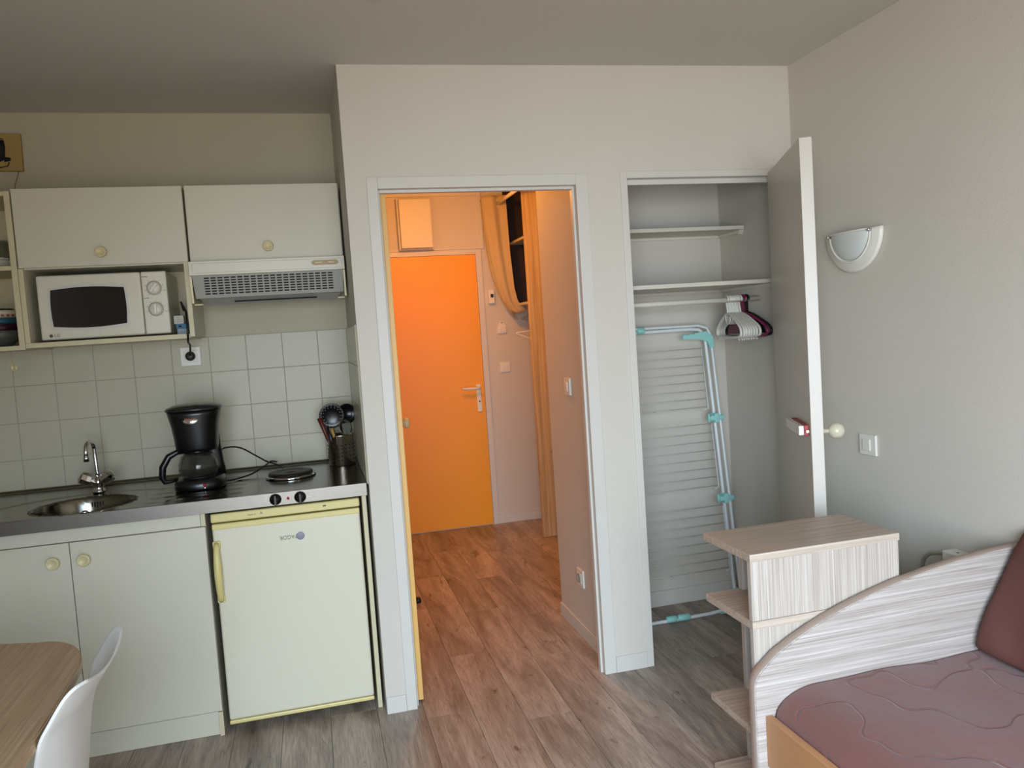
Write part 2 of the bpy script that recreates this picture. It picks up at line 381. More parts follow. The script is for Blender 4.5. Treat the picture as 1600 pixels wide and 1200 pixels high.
# return wall tiles (on the partition side facing the kitchen)
obj('grout', box(-.0052, -.0001, .012, K-.004, .906, 1.516), GROUT, wpart)
for ky in range(5):
    for kz in range(4):
        z1 = 1.516 - kz*TT; z0 = max(z1-TT, .907)
        y1 = K-.0085-ky*TT; y0 = max(y1-TT, .012)
        o = obj('tile', bx(NB(), -.0072, -.0008, y0+GT/2, y1-GT/2, z0+GT/2, z1-GT/2, .0014, 1), TILE, wpart)

# ---- entrance door (orange) ---------------------------------------
d1 = obj('door_1', box(.236, 1.066, E_-.010, E_-.001, .006, 2.038, .0015), ORANGE, kind='structure')
obj('keyhole', lathe(NB(), [(0, 0), (.006, 0), (.006, .002), (0, .002)], (1.021, E_-.0225, .945), 'y', 12), BLACKM, d1)
hb = box(1.004, 1.038, E_-.020, E_-.0102, .868, 1.075, .004)
hp = obj('handle_plate', hb, PLASTW, d1)
hl = tube(NB(), [(1.021, E_-.02, 1.045), (1.021, E_-.055, 1.045), (1.010, E_-.064, 1.046), (.89, E_-.064, 1.050)], [.009, .009, .010, .009], 12)
obj('handle', hl, PLASTW, d1)
# ---- hall door leaf, open into the hall ------------------------------
ang = math.radians(3.6)
def leafM(): return Matrix.Translation((.150, .052, 0)) @ Matrix.Rotation(-ang, 4, 'Z')
d2 = obj('door_2', box(-.040, 0, 0, .79, .008, 2.01, .0015, M=leafM()), mat('ochre_door_leaf_paint', (.86, .68, .38), .45, bump=.06, bscale=30, var=.04), kind='structure')
kb = lathe(NB(), [(0, 0), (.026, 0), (.026, -.006), (.010, -.008), (.009, -.03), (.020, -.036), (.027, -.048), (.024, -.060), (0, -.066)], (0, 0, 0), 'x', 24)
kb.transform(leafM() @ Matrix.Translation((.0005, .74, 1.043)))
obj('knob', kb, CREAMK, d2)
# ---- closet door, open past a right angle ----------------------------
HX, HY = 1.812, -.008
dv = Vector((1.549-HX, -.622-HY, 0)); aw = math.atan2(dv.y, dv.x); DW_ = dv.length
cM = Matrix.Translation((HX, HY, 0)) @ Matrix.Rotation(aw, 4, 'Z')     # local x along the leaf, local y: -y side = room-left (inner face)
# normal to the camera side: rotate +x by aw (about -113 deg); local -y points to world (-.92,+.39)
d3 = obj('door_3', box(.002, DW_, -.042, -.0, .010, 2.050, .0015, M=cM), DOORW, kind='structure')
kn = lathe(NB(), [(0, 0), (.020, 0), (.019, -.004), (.009, -.007), (.008, -.030), (0, -.034)], (0, 0, 0), 'x', 24)
kn.transform(cM @ Matrix.Translation((DW_-.055, .0002, 1.02)) @ Matrix.Rotation(PI/2, 4, 'Z'))
sphere(kn, cM @ Vector((DW_-.055, .055, 1.02)), .029)
obj('knob', kn, mat('speckled_porcelain', (.80, .77, .68), .25, var=.12, vscale=60), d3)
bar = box(DW_-.27, DW_-.03, -.078, -.060, 1.012, 1.046, .002, M=cM)
bo = obj('catch_bar', bar, PLASTW, d3)
obj('catch_backing', box(DW_-.262, DW_-.030, -.0598, -.0425, 1.010, 1.048, .002, M=cM), RED, d3, label='dark red backing strip of the catch bar')
obj('screw', bx(NB(), DW_-.029, DW_-.020, -.056, -.0425, 1.02, 1.032, .002, M=cM), CHROME, d3)

# ================================================================ KITCHEN
def knob_y(bm, x, y, z, r=.021):      # round knob whose face looks to -y
    return lathe(bm, [(0, 0), (.012, 0), (.010, .008), (.012, .012), (r*.95, .015), (r, .019), (r*.93, .024), (r*.72, .0255), (r*.66, .0235), (0, .0225)], (x, y, z), 'y', 28)
FY = .068
bc = thing('base_cabinet', 'white two-door base cabinet under the sink end of the steel worktop', 'cabinet', (-1.07, .4, 0))
b = NB(); bx(b, -1.530, -1.512, FY+.019, K-.02, .0, .857, .001); bx(b, -.624, -.607, FY+.0195, K-.02, 0, .857, .001)
bx(b, -1.512, -.624, FY+.03, K-.02, .09, .108); bx(b, -1.512, -.606, K-.03, K-.02, .108, .85)
bx(b, -1.512, -.606, FY+.02, FY+.04, .80, .857); obj('body', b, CAB, bc)
obj('panel_edge', box(-.622, -.606, FY, FY+.019, 0, .092, .001), CREAM, bc)
obj('panel_edge', box(-.6215, -.605, FY, FY+.019, .806, .857, .001), CREAM, bc)
obj('top_rail', box(-1.53, -.623, FY+.004, FY+.0195, .806, .857, .001), CAB, bc)
obj('plinth', box(-1.53, -.623, FY+.012, FY+.028, .001, .090, .001), CAB, bc)
for (x0, x1, kx_) in ((-1.530, -1.0692, -1.122), (-1.0668, -.6075, -1.022)):
    dr = obj('door', box(x0, x1, FY, FY+.018, .096, .803, .0016), CAB, bc)
    k_ = knob_y(NB(), kx_, FY-.0002, .738, .023); obj('knob', k_, CREAMK, dr)
# end panel to the right of the fridge
obj('end_panel', box(-.029, -.012, FY, K-.02, .0, .857, .001), CREAM, bc)
# worktop: pressed steel sheet with bowl and draining grooves, real relief
wt = thing('steel_worktop', 'stainless steel kitchen worktop with pressed round sink and hotplate', 'worktop', (-.8, .39, .86))
SX, SY, SR = -1.055, .262, .180
X0, X1, Y0, Y1 = -1.55, -.0082, .040, .7245
def sst(a, b_, x):
    t_ = min(1, max(0, (x-a)/(b_-a))); return t_*t_*(3-2*t_)
def top_z(x, y):
    z = .905
    d = math.hypot((x-SX)/1.02, y-SY)
    z -= .150*(1-sst(SR*.80, SR, d))
    # shallow pressed tray around the bowl, swinging to the front left
    dd = math.hypot((x-SX-.0)/1.45, (y-SY)/1.0)
    z -= .0035*(1-sst(.225, .25, dd)) if d >= SR else 0
    # draining grooves right of the bowl
    if -.83 < x < -.46 and .10 < y < .60:
        fx = sst(-.83, -.80, x)*(1-sst(-.49, -.46, x))
        z -= .0028*fx*max(0, math.sin((y-.10)/.50*PI*2*5))
    # raised front lip and back upstand
    z += .0022*(1-sst(Y0+.006, Y0+.020, y))
    z += .012*sst(Y1-.016, Y1-.006, y)
    return z
NXg, NYg = 300, 134
b = NB(); Vg = grid(b, lambda u, v: Vector((X0+(X1-X0)*u, Y0+(Y1-Y0)*v, top_z(X0+(X1-X0)*u, Y0+(Y1-Y0)*v))), NXg, NYg)
obj('top_sheet', b, STEELM, wt)
obj('front_edge', bx(bx(NB(), X0, X1, Y0-.0015, Y0+.0005, .858, .9065, .0006), X1-.001, X1, Y0, Y1, .87, .904), STEEL, wt, label='brushed front edge band with the control knobs')
obj('drain', lathe(NB(), [(0, .004), (.026, .004), (.034, .0015), (.036, 0), (0, 0)], (SX, SY, .7555), 'z', 24), CHROME, wt)
ov = NB()
for i in range(5): bx(ov, -1.075+i*.010, -1.070+i*.010, SY+SR*.925, SY+SR*.935, .856+(.004 if i in (1, 3) else 0), .880, .001)
obj('overflow_slots', ov, BLACKM, wt)
for nm, x, y in (('hotplate', -.297, .40), ('hotplate', -.62, .52)):
    if x > -.5:
        hp_ = lathe(NB(), [(0, .022), (.020, .0215), (.022, .020), (.055, .020), (.060, .022), (.086, .022), (.091, .018), (.091, .010), (.094, .009), (.096, .003), (.098, 0), (0, 0)], (x, y, .906), 'z', 48)
        ho = obj(nm, hp_, COIL, wt, label='round cast iron hotplate')
        obj('rim', lathe(NB(), [(.092, .010), (.100, .008), (.103, .001), (.099, 0), (.0921, .0)], (x, y, .906), 'z', 48), CHROME, ho)
for x, z in ((-.348, .8815), (-.258, .8805)):
    kk = NB(); lathe(kk, [(0, 0), (.0225, 0), (.0215, .006), (.018, .009), (.0175, .020), (0, .021)], (x, Y0-.002, z), 'y', 12)
    bx(kk, x-.004, x+.004, Y0-.030, Y0-.02, z-.017, z+.017, .001)
    obj('control_knob', kk, BLACK, wt)
obj('pilot_lamp', lathe(NB(), [(0, 0), (.005, 0), (.005, .003), (0, .004)], (-.302, Y0-.0017, .881), 'y', 16), RED, wt)
for x, z in ((-.384, .889), (-.222, .889)):
    obj('dial_mark', box(x-.004, x+.004, Y0-.0021, Y0-.0016, z-.0008, z+.0008), PLASTW, wt)
    obj('dial_mark', box(x-.0008, x+.0008, Y0-.0021, Y0-.0016, z-.012, z-.006), PLASTW, wt)
# faucet
fx_, fy_ = -1.065, .525
fc = thing('kitchen_faucet', 'chrome mixer tap with swan neck behind the sink bowl', 'faucet', (fx_, fy_, .905))
fb = NB(); lathe(fb, [(.026, 0), (.027, .004), (.022, .010), (.019, .022), (.024, .030), (.024, .052), (.016, .060), (.012, .064), (.0, .066)], (fx_, fy_, .9055), 'z', 28)
obj('base', fb, CHROME, fc)
sp = [(fx_, fy_, .955)]
for i in range(1, 5): sp.append((fx_-.004*i/4, fy_, .955+.13*i/4))
for i in range(1, 13):
    a = PI*i/12*1.02
    sp.append((fx_-.004-.003*(1-math.cos(a)), fy_-.050*(1-math.cos(a)), 1.085+.036*math.sin(a)))
sp.append((sp[-1][0], sp[-1][1]-.002, 1.060))
so = obj('spout', tube(NB(), sp, .0085, 14), CHROME, fc)
e_ = sp[-1]; obj('nozzle', lathe(NB(), [(0, 0), (.011, 0), (.011, .018), (.009, .022), (0, .022)], (e_[0], e_[1], e_[2]-.014), 'z', 18), CHROME, so)
for s in (-1, 1):
    hM = Matrix.Translation((fx_, fy_-.008, .942)) @ Matrix.Rotation(s*math.radians(58), 4, 'Y') @ Matrix.Rotation(math.radians(18), 4, 'X')
    hd = lathe(NB(), [(0, .012), (.012, .012), (.012, .03), (.024, .034), (.027, .05), (.026, .070), (.014, .076), (0, .077)], (0, 0, 0), 'z', 8); hd.transform(hM)
    for f in hd.faces: f.smooth = False
    obj('tap_handle', hd, CHROME, fc)
# sink plug knob on the front of the worktop
tag(obj('sink_plug_knob', lathe(NB(), [(0, 0), (.011, 0), (.012, .004), (.009, .009), (0, .011)], (-1.005, .062, .9045), 'z', 20), CHROME), 'small chrome pop-up knob in front of the sink bowl', 'plug knob')

# ---- refrigerator
FX0, FX1 = -.585, -.041
fr = thing('refrigerator', 'cream under-counter refrigerator with worn yellowed trim beneath the hotplate', 'refrigerator', (-.31, .35, 0))
obj('body', box(FX0+.004, FX1-.004, FY+.055, .62, .032, .842, .004), FRIDGE, fr)
fd = obj('door', box(FX0, FX1, FY, FY+.048, .052, .800, .008, 3), FRIDGE, fr)
obj('door_trim', bx(NB(), FX0, FX1, FY-.002, FY+.046, .785, .8075, .004), FRIDGEY, fd, label='yellowed plastic strip along the top of the door')
obj('door_trim', bx(NB(), FX0, FX1, FY-.002, FY+.046, .036, .051, .004), FRIDGEY, fd, label='yellowed plastic strip along the bottom of the door')
obj('control_strip', bx(NB(), FX0-.002, FX1+.002, FY-.001, FY+.052, .8125, .846, .005), FRIDGEY, fr, label='yellowed plastic strip above the door')
hdl = NB(); n_ = 18
prof = [(FX0+.012, FY-.004-.030*math.sin(PI*i/n_)**.5, .735-.215*i/n_) for i in range(n_+1)]
tube(hdl, prof, [.010+.004*math.sin(PI*i/n_) for i in range(n_+1)], 12)
bx(hdl, FX0-.002, FX0+.026, FY-.010, FY+.002, .715, .745, .004); bx(hdl, FX0-.002, FX0+.026, FY-.010, FY+.002, .510, .540, .004)
obj('handle', hdl, FRIDGEY, fd)
for x in (FX0+.04, FX1-.03):
    obj('foot', lathe(NB(), [(0, 0), (.016, 0), (.016, .008), (.008, .010), (.008, .036), (0, .036)], (x, FY+.09, .0005), 'z', 16), GREYP, fr)
obj('logo_disc', lathe(NB(), [(0, 0), (.0155, 0), (.0155, .0012), (.014, .0016), (0, .0016)], (-.270, FY-.0002, .726), 'y', 28), mat('silver_emblem', (.50, .50, .54), .5, .2), fd)
text('lettering', 'FAGOR', .022, face_front(-.3145, FY-.0006, .7265, PI), GREYP, fd, sx=.88)
text('lettering', 'classe A', .009, face_front(-.44, FY-.0014, .829), GREYP, fr)
text('lettering', 'A', .016, face_front(-.405, FY-.0014, .831), GREYP, fr)
obj('indicator', box(-.178, -.166, FY-.0022, FY-.0008, .828, .834), GREYP, fr)

# ---- upper cabinets
UY = .386; UB = K-.001
ucl = thing('wall_cabinet', 'white wall cabinet with lift-up door and open microwave niche', 'cabinet', (-.93, .56, 1.51))
b = NB()
bx(b, -1.236, -1.218, UY+.018, UB, 1.5115, 2.119, .001); bx(b, -.640, -.622, UY-.0+.004, UB, 1.5165, 2.119, .001)
bx(b, -1.218, -.640, UY+.018, UB, 2.101, 2.119, .001); bx(b, -1.218, -.640, UY+.018, UB, 1.812, 1.828, .001)
bx(b, -1.218, -.640, UB-.006, UB, 1.828, 2.101)
obj('body', b, CAB, ucl)
obj('niche_edge', box(-.640, -.622, UY+.0005, UY+.0038, 1.5305, 1.815), CREAM, ucl)
obj('niche_bottom', box(-1.236, -.6405, UY+.002, UB-.0, 1.5105, 1.5295, .001), CREAM, ucl, label='cream edged bottom board')
obj('niche_side', box(-1.236, -1.218, UY+.002, UY+.0175, 1.530, 1.815, .001), CREAM, ucl)
obj('niche_back', box(-1.217, -.641, UB-.006, UB-.0002, 1.530, 1.811), CREAM, ucl)
dr = obj('door', box(-1.232, -.623, UY-.0, UY+.0172, 1.8175, 2.119, .0014), CAB, ucl); obj('knob', knob_y(NB(), -.935, UY-.0002, 1.867), CREAMK, dr)
ucr = thing('wall_cabinet', 'white wall cabinet with lift-up door directly above the range hood', 'cabinet', (-.31, .56, 1.82))
b = NB(); bx(b, -.616, -.600, UY+.018, UB, 1.815, 2.119, .001); bx(b, -.022, -.0085, UY+.018, UB, 1.815, 2.119, .001)
bx(b, -.600, -.022, UY+.018, UB, 2.103, 2.119); bx(b, -.600, -.022, UY+.018, UB, 1.815, 1.831); bx(b, -.6, -.022, UB-.006, UB, 1.831, 2.103)
obj('body', b, CAB, ucr)
dr = obj('door', box(-.612, -.0125, UY, UY+.0172, 1.8155, 2.119, .0014), CAB, ucr); obj('knob', knob_y(NB(), -.309, UY-.0002, 1.866), CREAMK, dr)
# open shelf unit at far left
us = thing('open_wall_shelf', 'cream open wall shelf unit holding bowls and plates', 'shelf unit', (-1.5, .56, 1.51))
obj('side_panel', box(-1.258, -1.2375, UY+.002, UB, 1.5055, 2.112, .001), CREAM, us)
obj('side_panel', box(-1.86, -1.84, UY+.002, UB, 1.5055, 2.112, .001), CREAM, us)
for z in (1.506, 1.812, 2.094): obj('shelf', box(-1.8395, -1.2585, UY+.004, UB-.006, z, z+.017, .001), CREAM, us)
obj('back_panel', box(-1.8395, -1.2585, UB-.0055, UB, 1.507, 2.110), CREAM, us)
# bowls stacked on its lower shelf
def bowl(name, x, y, z, r, h, m_, label, grp):
    b = lathe(NB(), [(0, .004), (r*.45, .004), (r*.5, 0), (r*.52, .003), (r*.8, h*.45), (r, h), (r*.965, h), (r*.76, h*.47), (r*.45, .010), (0, .009)], (x, y, z), 'z', 36)
    return tag(obj(name, b, m_), label, 'bowl', grp)
bx_, by_ = -1.372, .505
bowl('bowl', bx_, by_, 1.5235, .100, .062, GREYC, 'grey bowl at the bottom of the stack', 'bowls on the lower wall shelf')
bowl('bowl', bx_, by_, 1.5535, .098, .058, PLUM, 'dark plum bowl above the grey bowl', 'bowls on the lower wall shelf')
bowl('bowl', bx_, by_, 1.5815, .096, .054, TEAL, 'teal bowl above the dark plum bowl', 'bowls on the lower wall shelf')
bw = bowl('bowl', bx_, by_, 1.6085, .094, .056, CREAMC, 'cream bowl with red print near the top of the stack', 'bowls on the lower wall shelf')
pb = NB()
for i in range(7):
    a = math.radians(-105+i*13)
    M_ = Matrix.Translation((bx_+.0875*math.cos(a), by_+.0875*math.sin(a), 1.645)) @ Matrix.Rotation(a, 4, 'Z')
    bx(pb, -.001, .0012, -.005, .005, -.004, .004, M=M_)
obj('print', pb, mat('red_print', (.62, .20, .12), .5), bw)
bowl('bowl', bx_, by_, 1.6365, .070, .036, BLACK, 'small black bowl on top of the cream bowl', 'bowls on the lower wall shelf')
for i, (r_, lab) in enumerate(((.105, 'white plate at the bottom of the plate stack'), (.105, 'white plate in the middle of the plate stack'), (.095, 'smaller white plate on top of the plate stack'))):
    b = lathe(NB(), [(0, .003), (r_*.6, .003), (r_*.62, 0), (r_*.66, .003), (r_, .016), (r_*.985, .019), (r_*.64, .008), (0, .007)], (-1.385, .52, 1.8295+i*.011), 'z', 40)
    tag(obj('plate', b, PLASTW), lab, 'plate', 'plates on the upper wall shelf')
# glass tumblers behind the plates
for i, (x, y, lab) in enumerate(((-1.30, .66, 'clear tall glass behind the plates beside the shelf side'), (-1.37, .66, 'clear tall glass behind the plates, second from the shelf side'))):
    b = lathe(NB(), [(0, .004), (.026, .004), (.026, 0), (.028, 0), (.033, .13), (.031, .13), (.0255, .008), (0, .008)], (x, y, 1.8295), 'z', 28)
    tag(obj('drinking_glass', b, mat('clear_glass', (.8, .85, .8), .03, trans=.9, alpha=.5)), lab, 'glass', 'glasses on the upper wall shelf')

# ---- microwave
mw = thing('microwave_oven', 'white microwave oven with two dials inside the wall cabinet niche', 'microwave', (-.95, .57, 1.53))
MX0, MX1, MY, MZ0, MZ1 = -1.190, -.716, .425, 1.5365, 1.789
obj('body', box(MX0+.002, MX1-.002, MY+.022, MY+.295, MZ0, MZ1-.002, .006), MWHITE, mw)
DX = -.812
md = obj('door', box(MX0, DX-.0012, MY, MY+.0215, MZ0+.001, MZ1, .007, 3), MWHITE, mw)
def rr(x0, x1, z0, z1, bow, y, n=14):
    pts = []
    for i in range(n+1): t_ = i/n; pts.append((x0+(x1-x0)*t_, y, z0-bow*math.sin(PI*t_)))
    for i in range(n+1): t_ = i/n; pts.append((x1+.004*math.sin(PI*t_), y, z0+(z1-z0)*t_))
    for i in range(n+1): t_ = i/n; pts.append((x1+(x0-x1)*t_, y, z1+bow*math.sin(PI*t_)))
    for i in range(n+1): t_ = i/n; pts.append((x0-.004*math.sin(PI*t_), y, z1+(z0-z1)*t_))
    out = []
    for p in pts:
        if not out or (Vector(p)-Vector(out[-1])).length > 1e-5: out.append(p)
    if (Vector(out[0])-Vector(out[-1])).length < 1e-5: out.pop()
    return out
obj('window_surround', prism(NB(), rr(-1.150, -.868, 1.578, 1.741, .010, MY-.0022), (0, .002, 0), .0008), mat('microwave_recess', (.80, .79, .75), .4), md)
obj('window', prism(NB(), rr(-1.141, -.876, 1.588, 1.731, .009, MY-.0034), (0, .0011, 0)), MGLASS, md, label='dark glass door window')
mp_ = obj('control_panel', box(DX+.0012, MX1, MY, MY+.0215, MZ0+.001, MZ1, .006, 3), MWHITE, mw)
for z in (1.722, 1.637):
    x = -.764
    kd = obj('dial', lathe(NB(), [(0, 0), (.030, 0), (.0295, .0015), (.025, .002), (.0235, .012), (.021, .0145), (0, .0145)], (x, MY-.0002, z), 'y', 32), MWHITE, mw)
    a = math.radians(40 if z > 1.7 else 2)
    M_ = Matrix.Translation((x, MY-.019, z)) @ Matrix.Rotation(a, 4, 'Y')
    obj('grip', bx(NB(), -.005, .005, -.004, .0045, -.021, .021, .002, M=M_), PLASTW, kd)
    tk = NB()
    for i in range(9):
        aa = math.radians(-140+i*35); bx(tk, x+.0345*math.sin(aa)-.0012, x+.0345*math.sin(aa)+.0012, MY-.0008, MY-.0001, z+.0345*math.cos(aa)-.0012, z+.0345*math.cos(aa)+.0012)
    bx(tk, x-.042, x-.022, MY-.0008, MY-.0001, z+.0445, z+.047)
    bx(tk, x+.024+.012, x+.042, MY-.0008, MY-.0001, z-.0225+.01, z-.0205+.01)
    obj('dial_ticks', tk, GREYP, mw)
    b = NB(); tube(b, [(x+.0262*math.cos(i*PI/16), MY-.0022, z+.0262*math.sin(i*PI/16)) for i in range(32)], .0006, 5, close=True); obj('dial_ring', b, GREYP, mw)
text('lettering', 'LG', .017, face_front(-1.133, MY-.0006, 1.5535), GREYP, md)
obj('logo_disc', lathe(NB(), [(0, 0), (.0065, 0), (.0065, .0008), (0, .0008)], (-1.154, MY-.0002, 1.5535), 'y', 20), mat('grey_emblem', (.32, .30, .30), .4), md)
for x in (MX0+.03, MX1-.03):
    for y in (MY+.03, MY+.27): obj('foot', lathe(NB(), [(0, 0), (.010, 0), (.010, .0065), (0, .0065)], (x, y, 1.5298), 'z', 14), BLACKM, mw)
# little cartons beside the microwave
bb = thing('small_carton', 'small blue and white carton beside the microwave', 'box', (-.672, .50, 1.53))
obj('box_body', box(-.700, -.656, .475, .525, 1.5300, 1.5535, .0008), mat('pale_blue_carton', (.62, .68, .70), .6), bb)
obj('box_top', box(-.703, -.655, .474, .526, 1.5540, 1.5735, .0008), BLUEB, bb, label='blue upper part with dark print')
obj('print', box(-.694, -.682, .4733, .4739, 1.560, 1.567), INK, bb)
wb = thing('small_carton', 'small white carton standing on the blue carton', 'box', (-.68, .50, 1.574))
obj('box_body', box(-.7095, -.672, .478, .522, 1.5740, 1.6075, .0008), WHITEB, wb)
pw = NB()
for i in range(3): bx(pw, -.706+.002*i, -.680-.004*i, .4772, .4779, 1.582+i*.008, 1.5835+i*.008)
obj('print', pw, mat('pale_grey_print', (.60, .58, .54), .6), wb)

# ---- microwave cord, plug and tile socket
sk = thing('wall_socket', 'white tiled-in wall socket with round dark plug above the worktop', 'socket', (-.69, K-.008, 1.435))
obj('plate', box(-.734, -.648, K-.0185, K-.0078, 1.393, 1.478, .003), PLASTW, sk)
obj('insert', box(-.718, -.664, K-.0225, K-.0187, 1.409, 1.462, .0015), PLASTW, sk)
pg = thing('power_cord', 'dark power cord and plug hanging from the microwave niche', 'cord', (-.69, .70, 1.43))
obj('plug', lathe(NB(), [(0, 0), (.0205, 0), (.0205, .018), (.017, .026), (.008, .030), (0, .030)], (-.690, K-.0229, 1.4365), 'y', 24), mat('dark_grey_rubber', (.17, .16, .15), .5), pg)
obj('cable', tube(NB(), [(-.69, .690, 1.438), (-.684, .665, 1.450), (-.672, .60, 1.485), (-.660, .46, 1.495), (-.648, .379, 1.512), (-.6465, .378, 1.54), (-.6475, .385, 1.58), (-.652, .42, 1.62), (-.690, .58, 1.668), (-.700, .70, 1.640)], .0042, 8), BLACKM, pg)
# ---- pull cord of lamp under the shelf unit
pc = thing('pull_cord', 'small beige pull cord hanging under the open wall shelf', 'pull cord', (-1.31, .5, 1.45))
obj('string', tube(NB(), [(-1.312, .45, 1.505), (-1.311, .45, 1.452)], .0011, 6), CREAM, pc)
obj('toggle', lathe(NB(), [(0, 0), (.006, .001), (.0075, .012), (.003, .026), (0, .028)], (-1.3105, .45, 1.428), 'z', 14), CREAMK, pc)
obj('toggle', lathe(NB(), [(0, 0), (.005, .001), (.006, .012), (.002, .024), (0, .026)], (-1.297, .452, 1.427), 'z', 14), CREAMK, pc)

# ---- range hood
rh = thing('range_hood', 'white slim range hood with grey slotted grille above the hotplate', 'range hood', (-.31, .5, 1.65))
HYf = .352
obj('body', box(-.602, -.018, HYf+.03, UB, 1.668, 1.8145, .002), GREYH, rh)
obj('front_panel', box(-.619, -.0085, HYf, HYf+.026, 1.757, 1.8135, .002), MWHITE, rh)
obj('panel_inset', box(-.606, -.020, HYf-.0030, HYf-.0002, 1.7655, 1.8045, .0014, 1), MWHITE, rh)
sw = obj('switch_plate', prism(NB(), [(-.130-.012*math.cos(a)+(.0 if k_ else 0), HYf-.0050, 1.788+.010*math.sin(a)) if k_ else (-.045+.012*math.cos(a), HYf-.0050, 1.788-.010*math.sin(a)) for k_, a in [(1, -PI/2+PI*i/8) for i in range(9)] + [(0, -PI/2+PI*i/8) for i in range(9)]], (0, .0017, 0)), mat('tan_switch_plate', (.66, .55, .36), .4), rh)
obj('slide_switch', box(-.128, -.100, HYf-.008, HYf-.0052, 1.7855, 1.7905, .001), CREAMK, sw); obj('slide_switch', box(-.075, -.050, HYf-.008, HYf-.0052, 1.7855, 1.7905, .001), CREAMK, sw)
# sloping slotted grille
gz0, gz1, gy0, gy1 = 1.6665, 1.7565, HYf+.030, HYf+.008
def gpt(x, v, off=0.):
    return Vector((x, gy0+(gy1-gy0)*v-off, gz0+(gz1-gz0)*v))
b = NB(); prism(b, [gpt(-.604, 0), gpt(-.022, 0), gpt(-.016, 1), gpt(-.610, 1)], (0, .006, 0)); obj('grille_panel', b, GREYH, rh)
b = NB()
for i in range(20):
    for j in range(7):
        x = -.566+i*.0256; v = .16+j*.115
        p = gpt(x, v, .0016); q = gpt(x+.0195, v+.055, .0016)
        prism(b, [gpt(x, v, .0014), gpt(x+.0195, v, .0014), gpt(x+.0195, v+.055, .0014), gpt(x, v+.055, .0014)], (0, .0012, 0))
gs = obj('grille_slots', b, DARK, rh); gs['kind'] = 'stuff'
obj('visor', prism(NB(), [(-.59, HYf+.04, 1.6655), (-.03, HYf+.04, 1.6655), (-.05, HYf+.10, 1.640), (-.57, HYf+.10, 1.640)], (0, .004, .001), 0), mat('clear_hood_visor', (.62, .62, .58), .25), rh)
obj('bulb_strip', box(-.46, -.13, HYf+.060, HYf+.064, 1.648, 1.6535, .001), DARK, rh)
for s, x0 in ((1, -.6195), (-1, -.0165)):
    b = NB(); prism(b, [(x0, HYf+.010, 1.756), (x0, HYf+.040, 1.756), (x0, HYf+.085, 1.660), (x0, HYf+.085, 1.640), (x0, HYf+.022, 1.648)], (.008, 0, 0), .001)
    xx = (x0+.008, x0+.040) if s > 0 else (x0-.028, x0)
    bx(b, xx[0], xx[1], HYf+.03, HYf+.06, 1.640, 1.645, .001); obj('side_bracket', b, CREAMK, rh)

# ---- coffee maker
cx_, cy_ = -.650, .375
cm = thing('coffee_maker', 'black drip coffee maker with glass carafe on the steel worktop', 'coffee maker', (cx_, cy_, .906))
def ell(rx, ry, z, y_off=0., n=36, sq=2.6):
    out = []
    for i in range(n):
        a = 2*PI*i/n; c_, s_ = math.cos(a), math.sin(a)
        out.append((cx_+rx*math.copysign(abs(c_)**(2/sq), c_), cy_+y_off+ry*math.copysign(abs(s_)**(2/sq), s_), z))
    return out
def loft(bm, rings, cap=True):
    R_ = [[bm.verts.new(p) for p in r] for r in rings]; n = len(R_[0])
    for A, B in zip(R_, R_[1:]):
        for k in range(n): bm.faces.new((A[k], A[(k+1) % n], B[(k+1) % n], B[k])).smooth = True
    if cap: bm.faces.new(R_[0][::-1]); bm.faces.new(R_[-1])
    return bm
b = loft(NB(), [ell(.096, .105, .9065), ell(.098, .108, .912), ell(.098, .108, .930), ell(.092, .102, .944), ell(.084, .095, .950)])
obj('base', b, BLACK, cm)
obj('warming_plate', lathe(NB(), [(0, 0), (.062, 0), (.062, .004), (0, .004)], (cx_, cy_-.018, .9505), 'z', 36), COIL, cm)
obj('power_switch', lathe(NB(), [(0, 0), (.007, 0), (.006, .005), (0, .006)], (cx_+.028, cy_-.1075, .928), 'y', 16), RED, cm)
obj('power_switch', lathe(NB(), [(0, 0), (.006, 0), (.005, .004), (0, .005)], (cx_+.028, cy_-.108, .9165), 'y', 16), CHROME, cm)
b = loft(NB(), [[(x+.020, y, z) for x, y, z in ell(.076, .034, .945, .068)], [(x+.018, y, z) for x, y, z in ell(.070, .030, .99, .076)], [(x+.014, y, z) for x, y, z in ell(.067, .028, 1.06, .078)], ell(.080, .032, 1.11, .074)]); obj('column', b, BLACK, cm)
b = loft(NB(), [ell(.078, .080, 1.058), ell(.081, .084, 1.070), ell(.084, .090, 1.110), ell(.090, .098, 1.160), ell(.100, .104, 1.205), ell(.103, .106, 1.222)])
obj('filter_housing', b, BLACK, cm)
b = loft(NB(), [ell(.107, .109, 1.2225), ell(.108, .110, 1.228), ell(.104, .106, 1.234), ell(.080, .084, 1.243), ell(.040, .05, 1.247)])
obj('lid', b, mat('dark_grey_lid', (.12, .12, .12), .22), cm)
bM_ = Matrix.Translation((cx_-.004, cy_-.0985, 1.186)) @ Matrix.Rotation(math.radians(-12), 4, 'X')
obj('badge', bx(sphere(NB(), (0, 0, 0), .03, .98, .10, .52, M=bM_), 0, 0, 0, 0, 0, 0) if False else sphere(NB(), (0, 0, 0), .03, .98, .16, .52, M=bM_), CHROME, cm, label='oval silver badge')
bdg = NB()
for i in range(7): bx(bdg, -.020+i*.0062, -.0175+i*.0062, -.0056, -.0040, -.010, .010, M=bM_)
obj('badge_ribs', bdg, mat('copper_print', (.55, .36, .25), .35, .5), cm)
cf = obj('carafe', lathe(NB(), [(0, .002), (.062, .002), (.070, .008), (.077, .028), (.076, .052), (.066, .080), (.050, .096), (.047, .098), (.063, .079), (.073, .052), (.074, .028), (.067, .011), (.060, .006), (0, .006)], (cx_, cy_-.018, .9545), 'z', 40), GLASSC, cm)
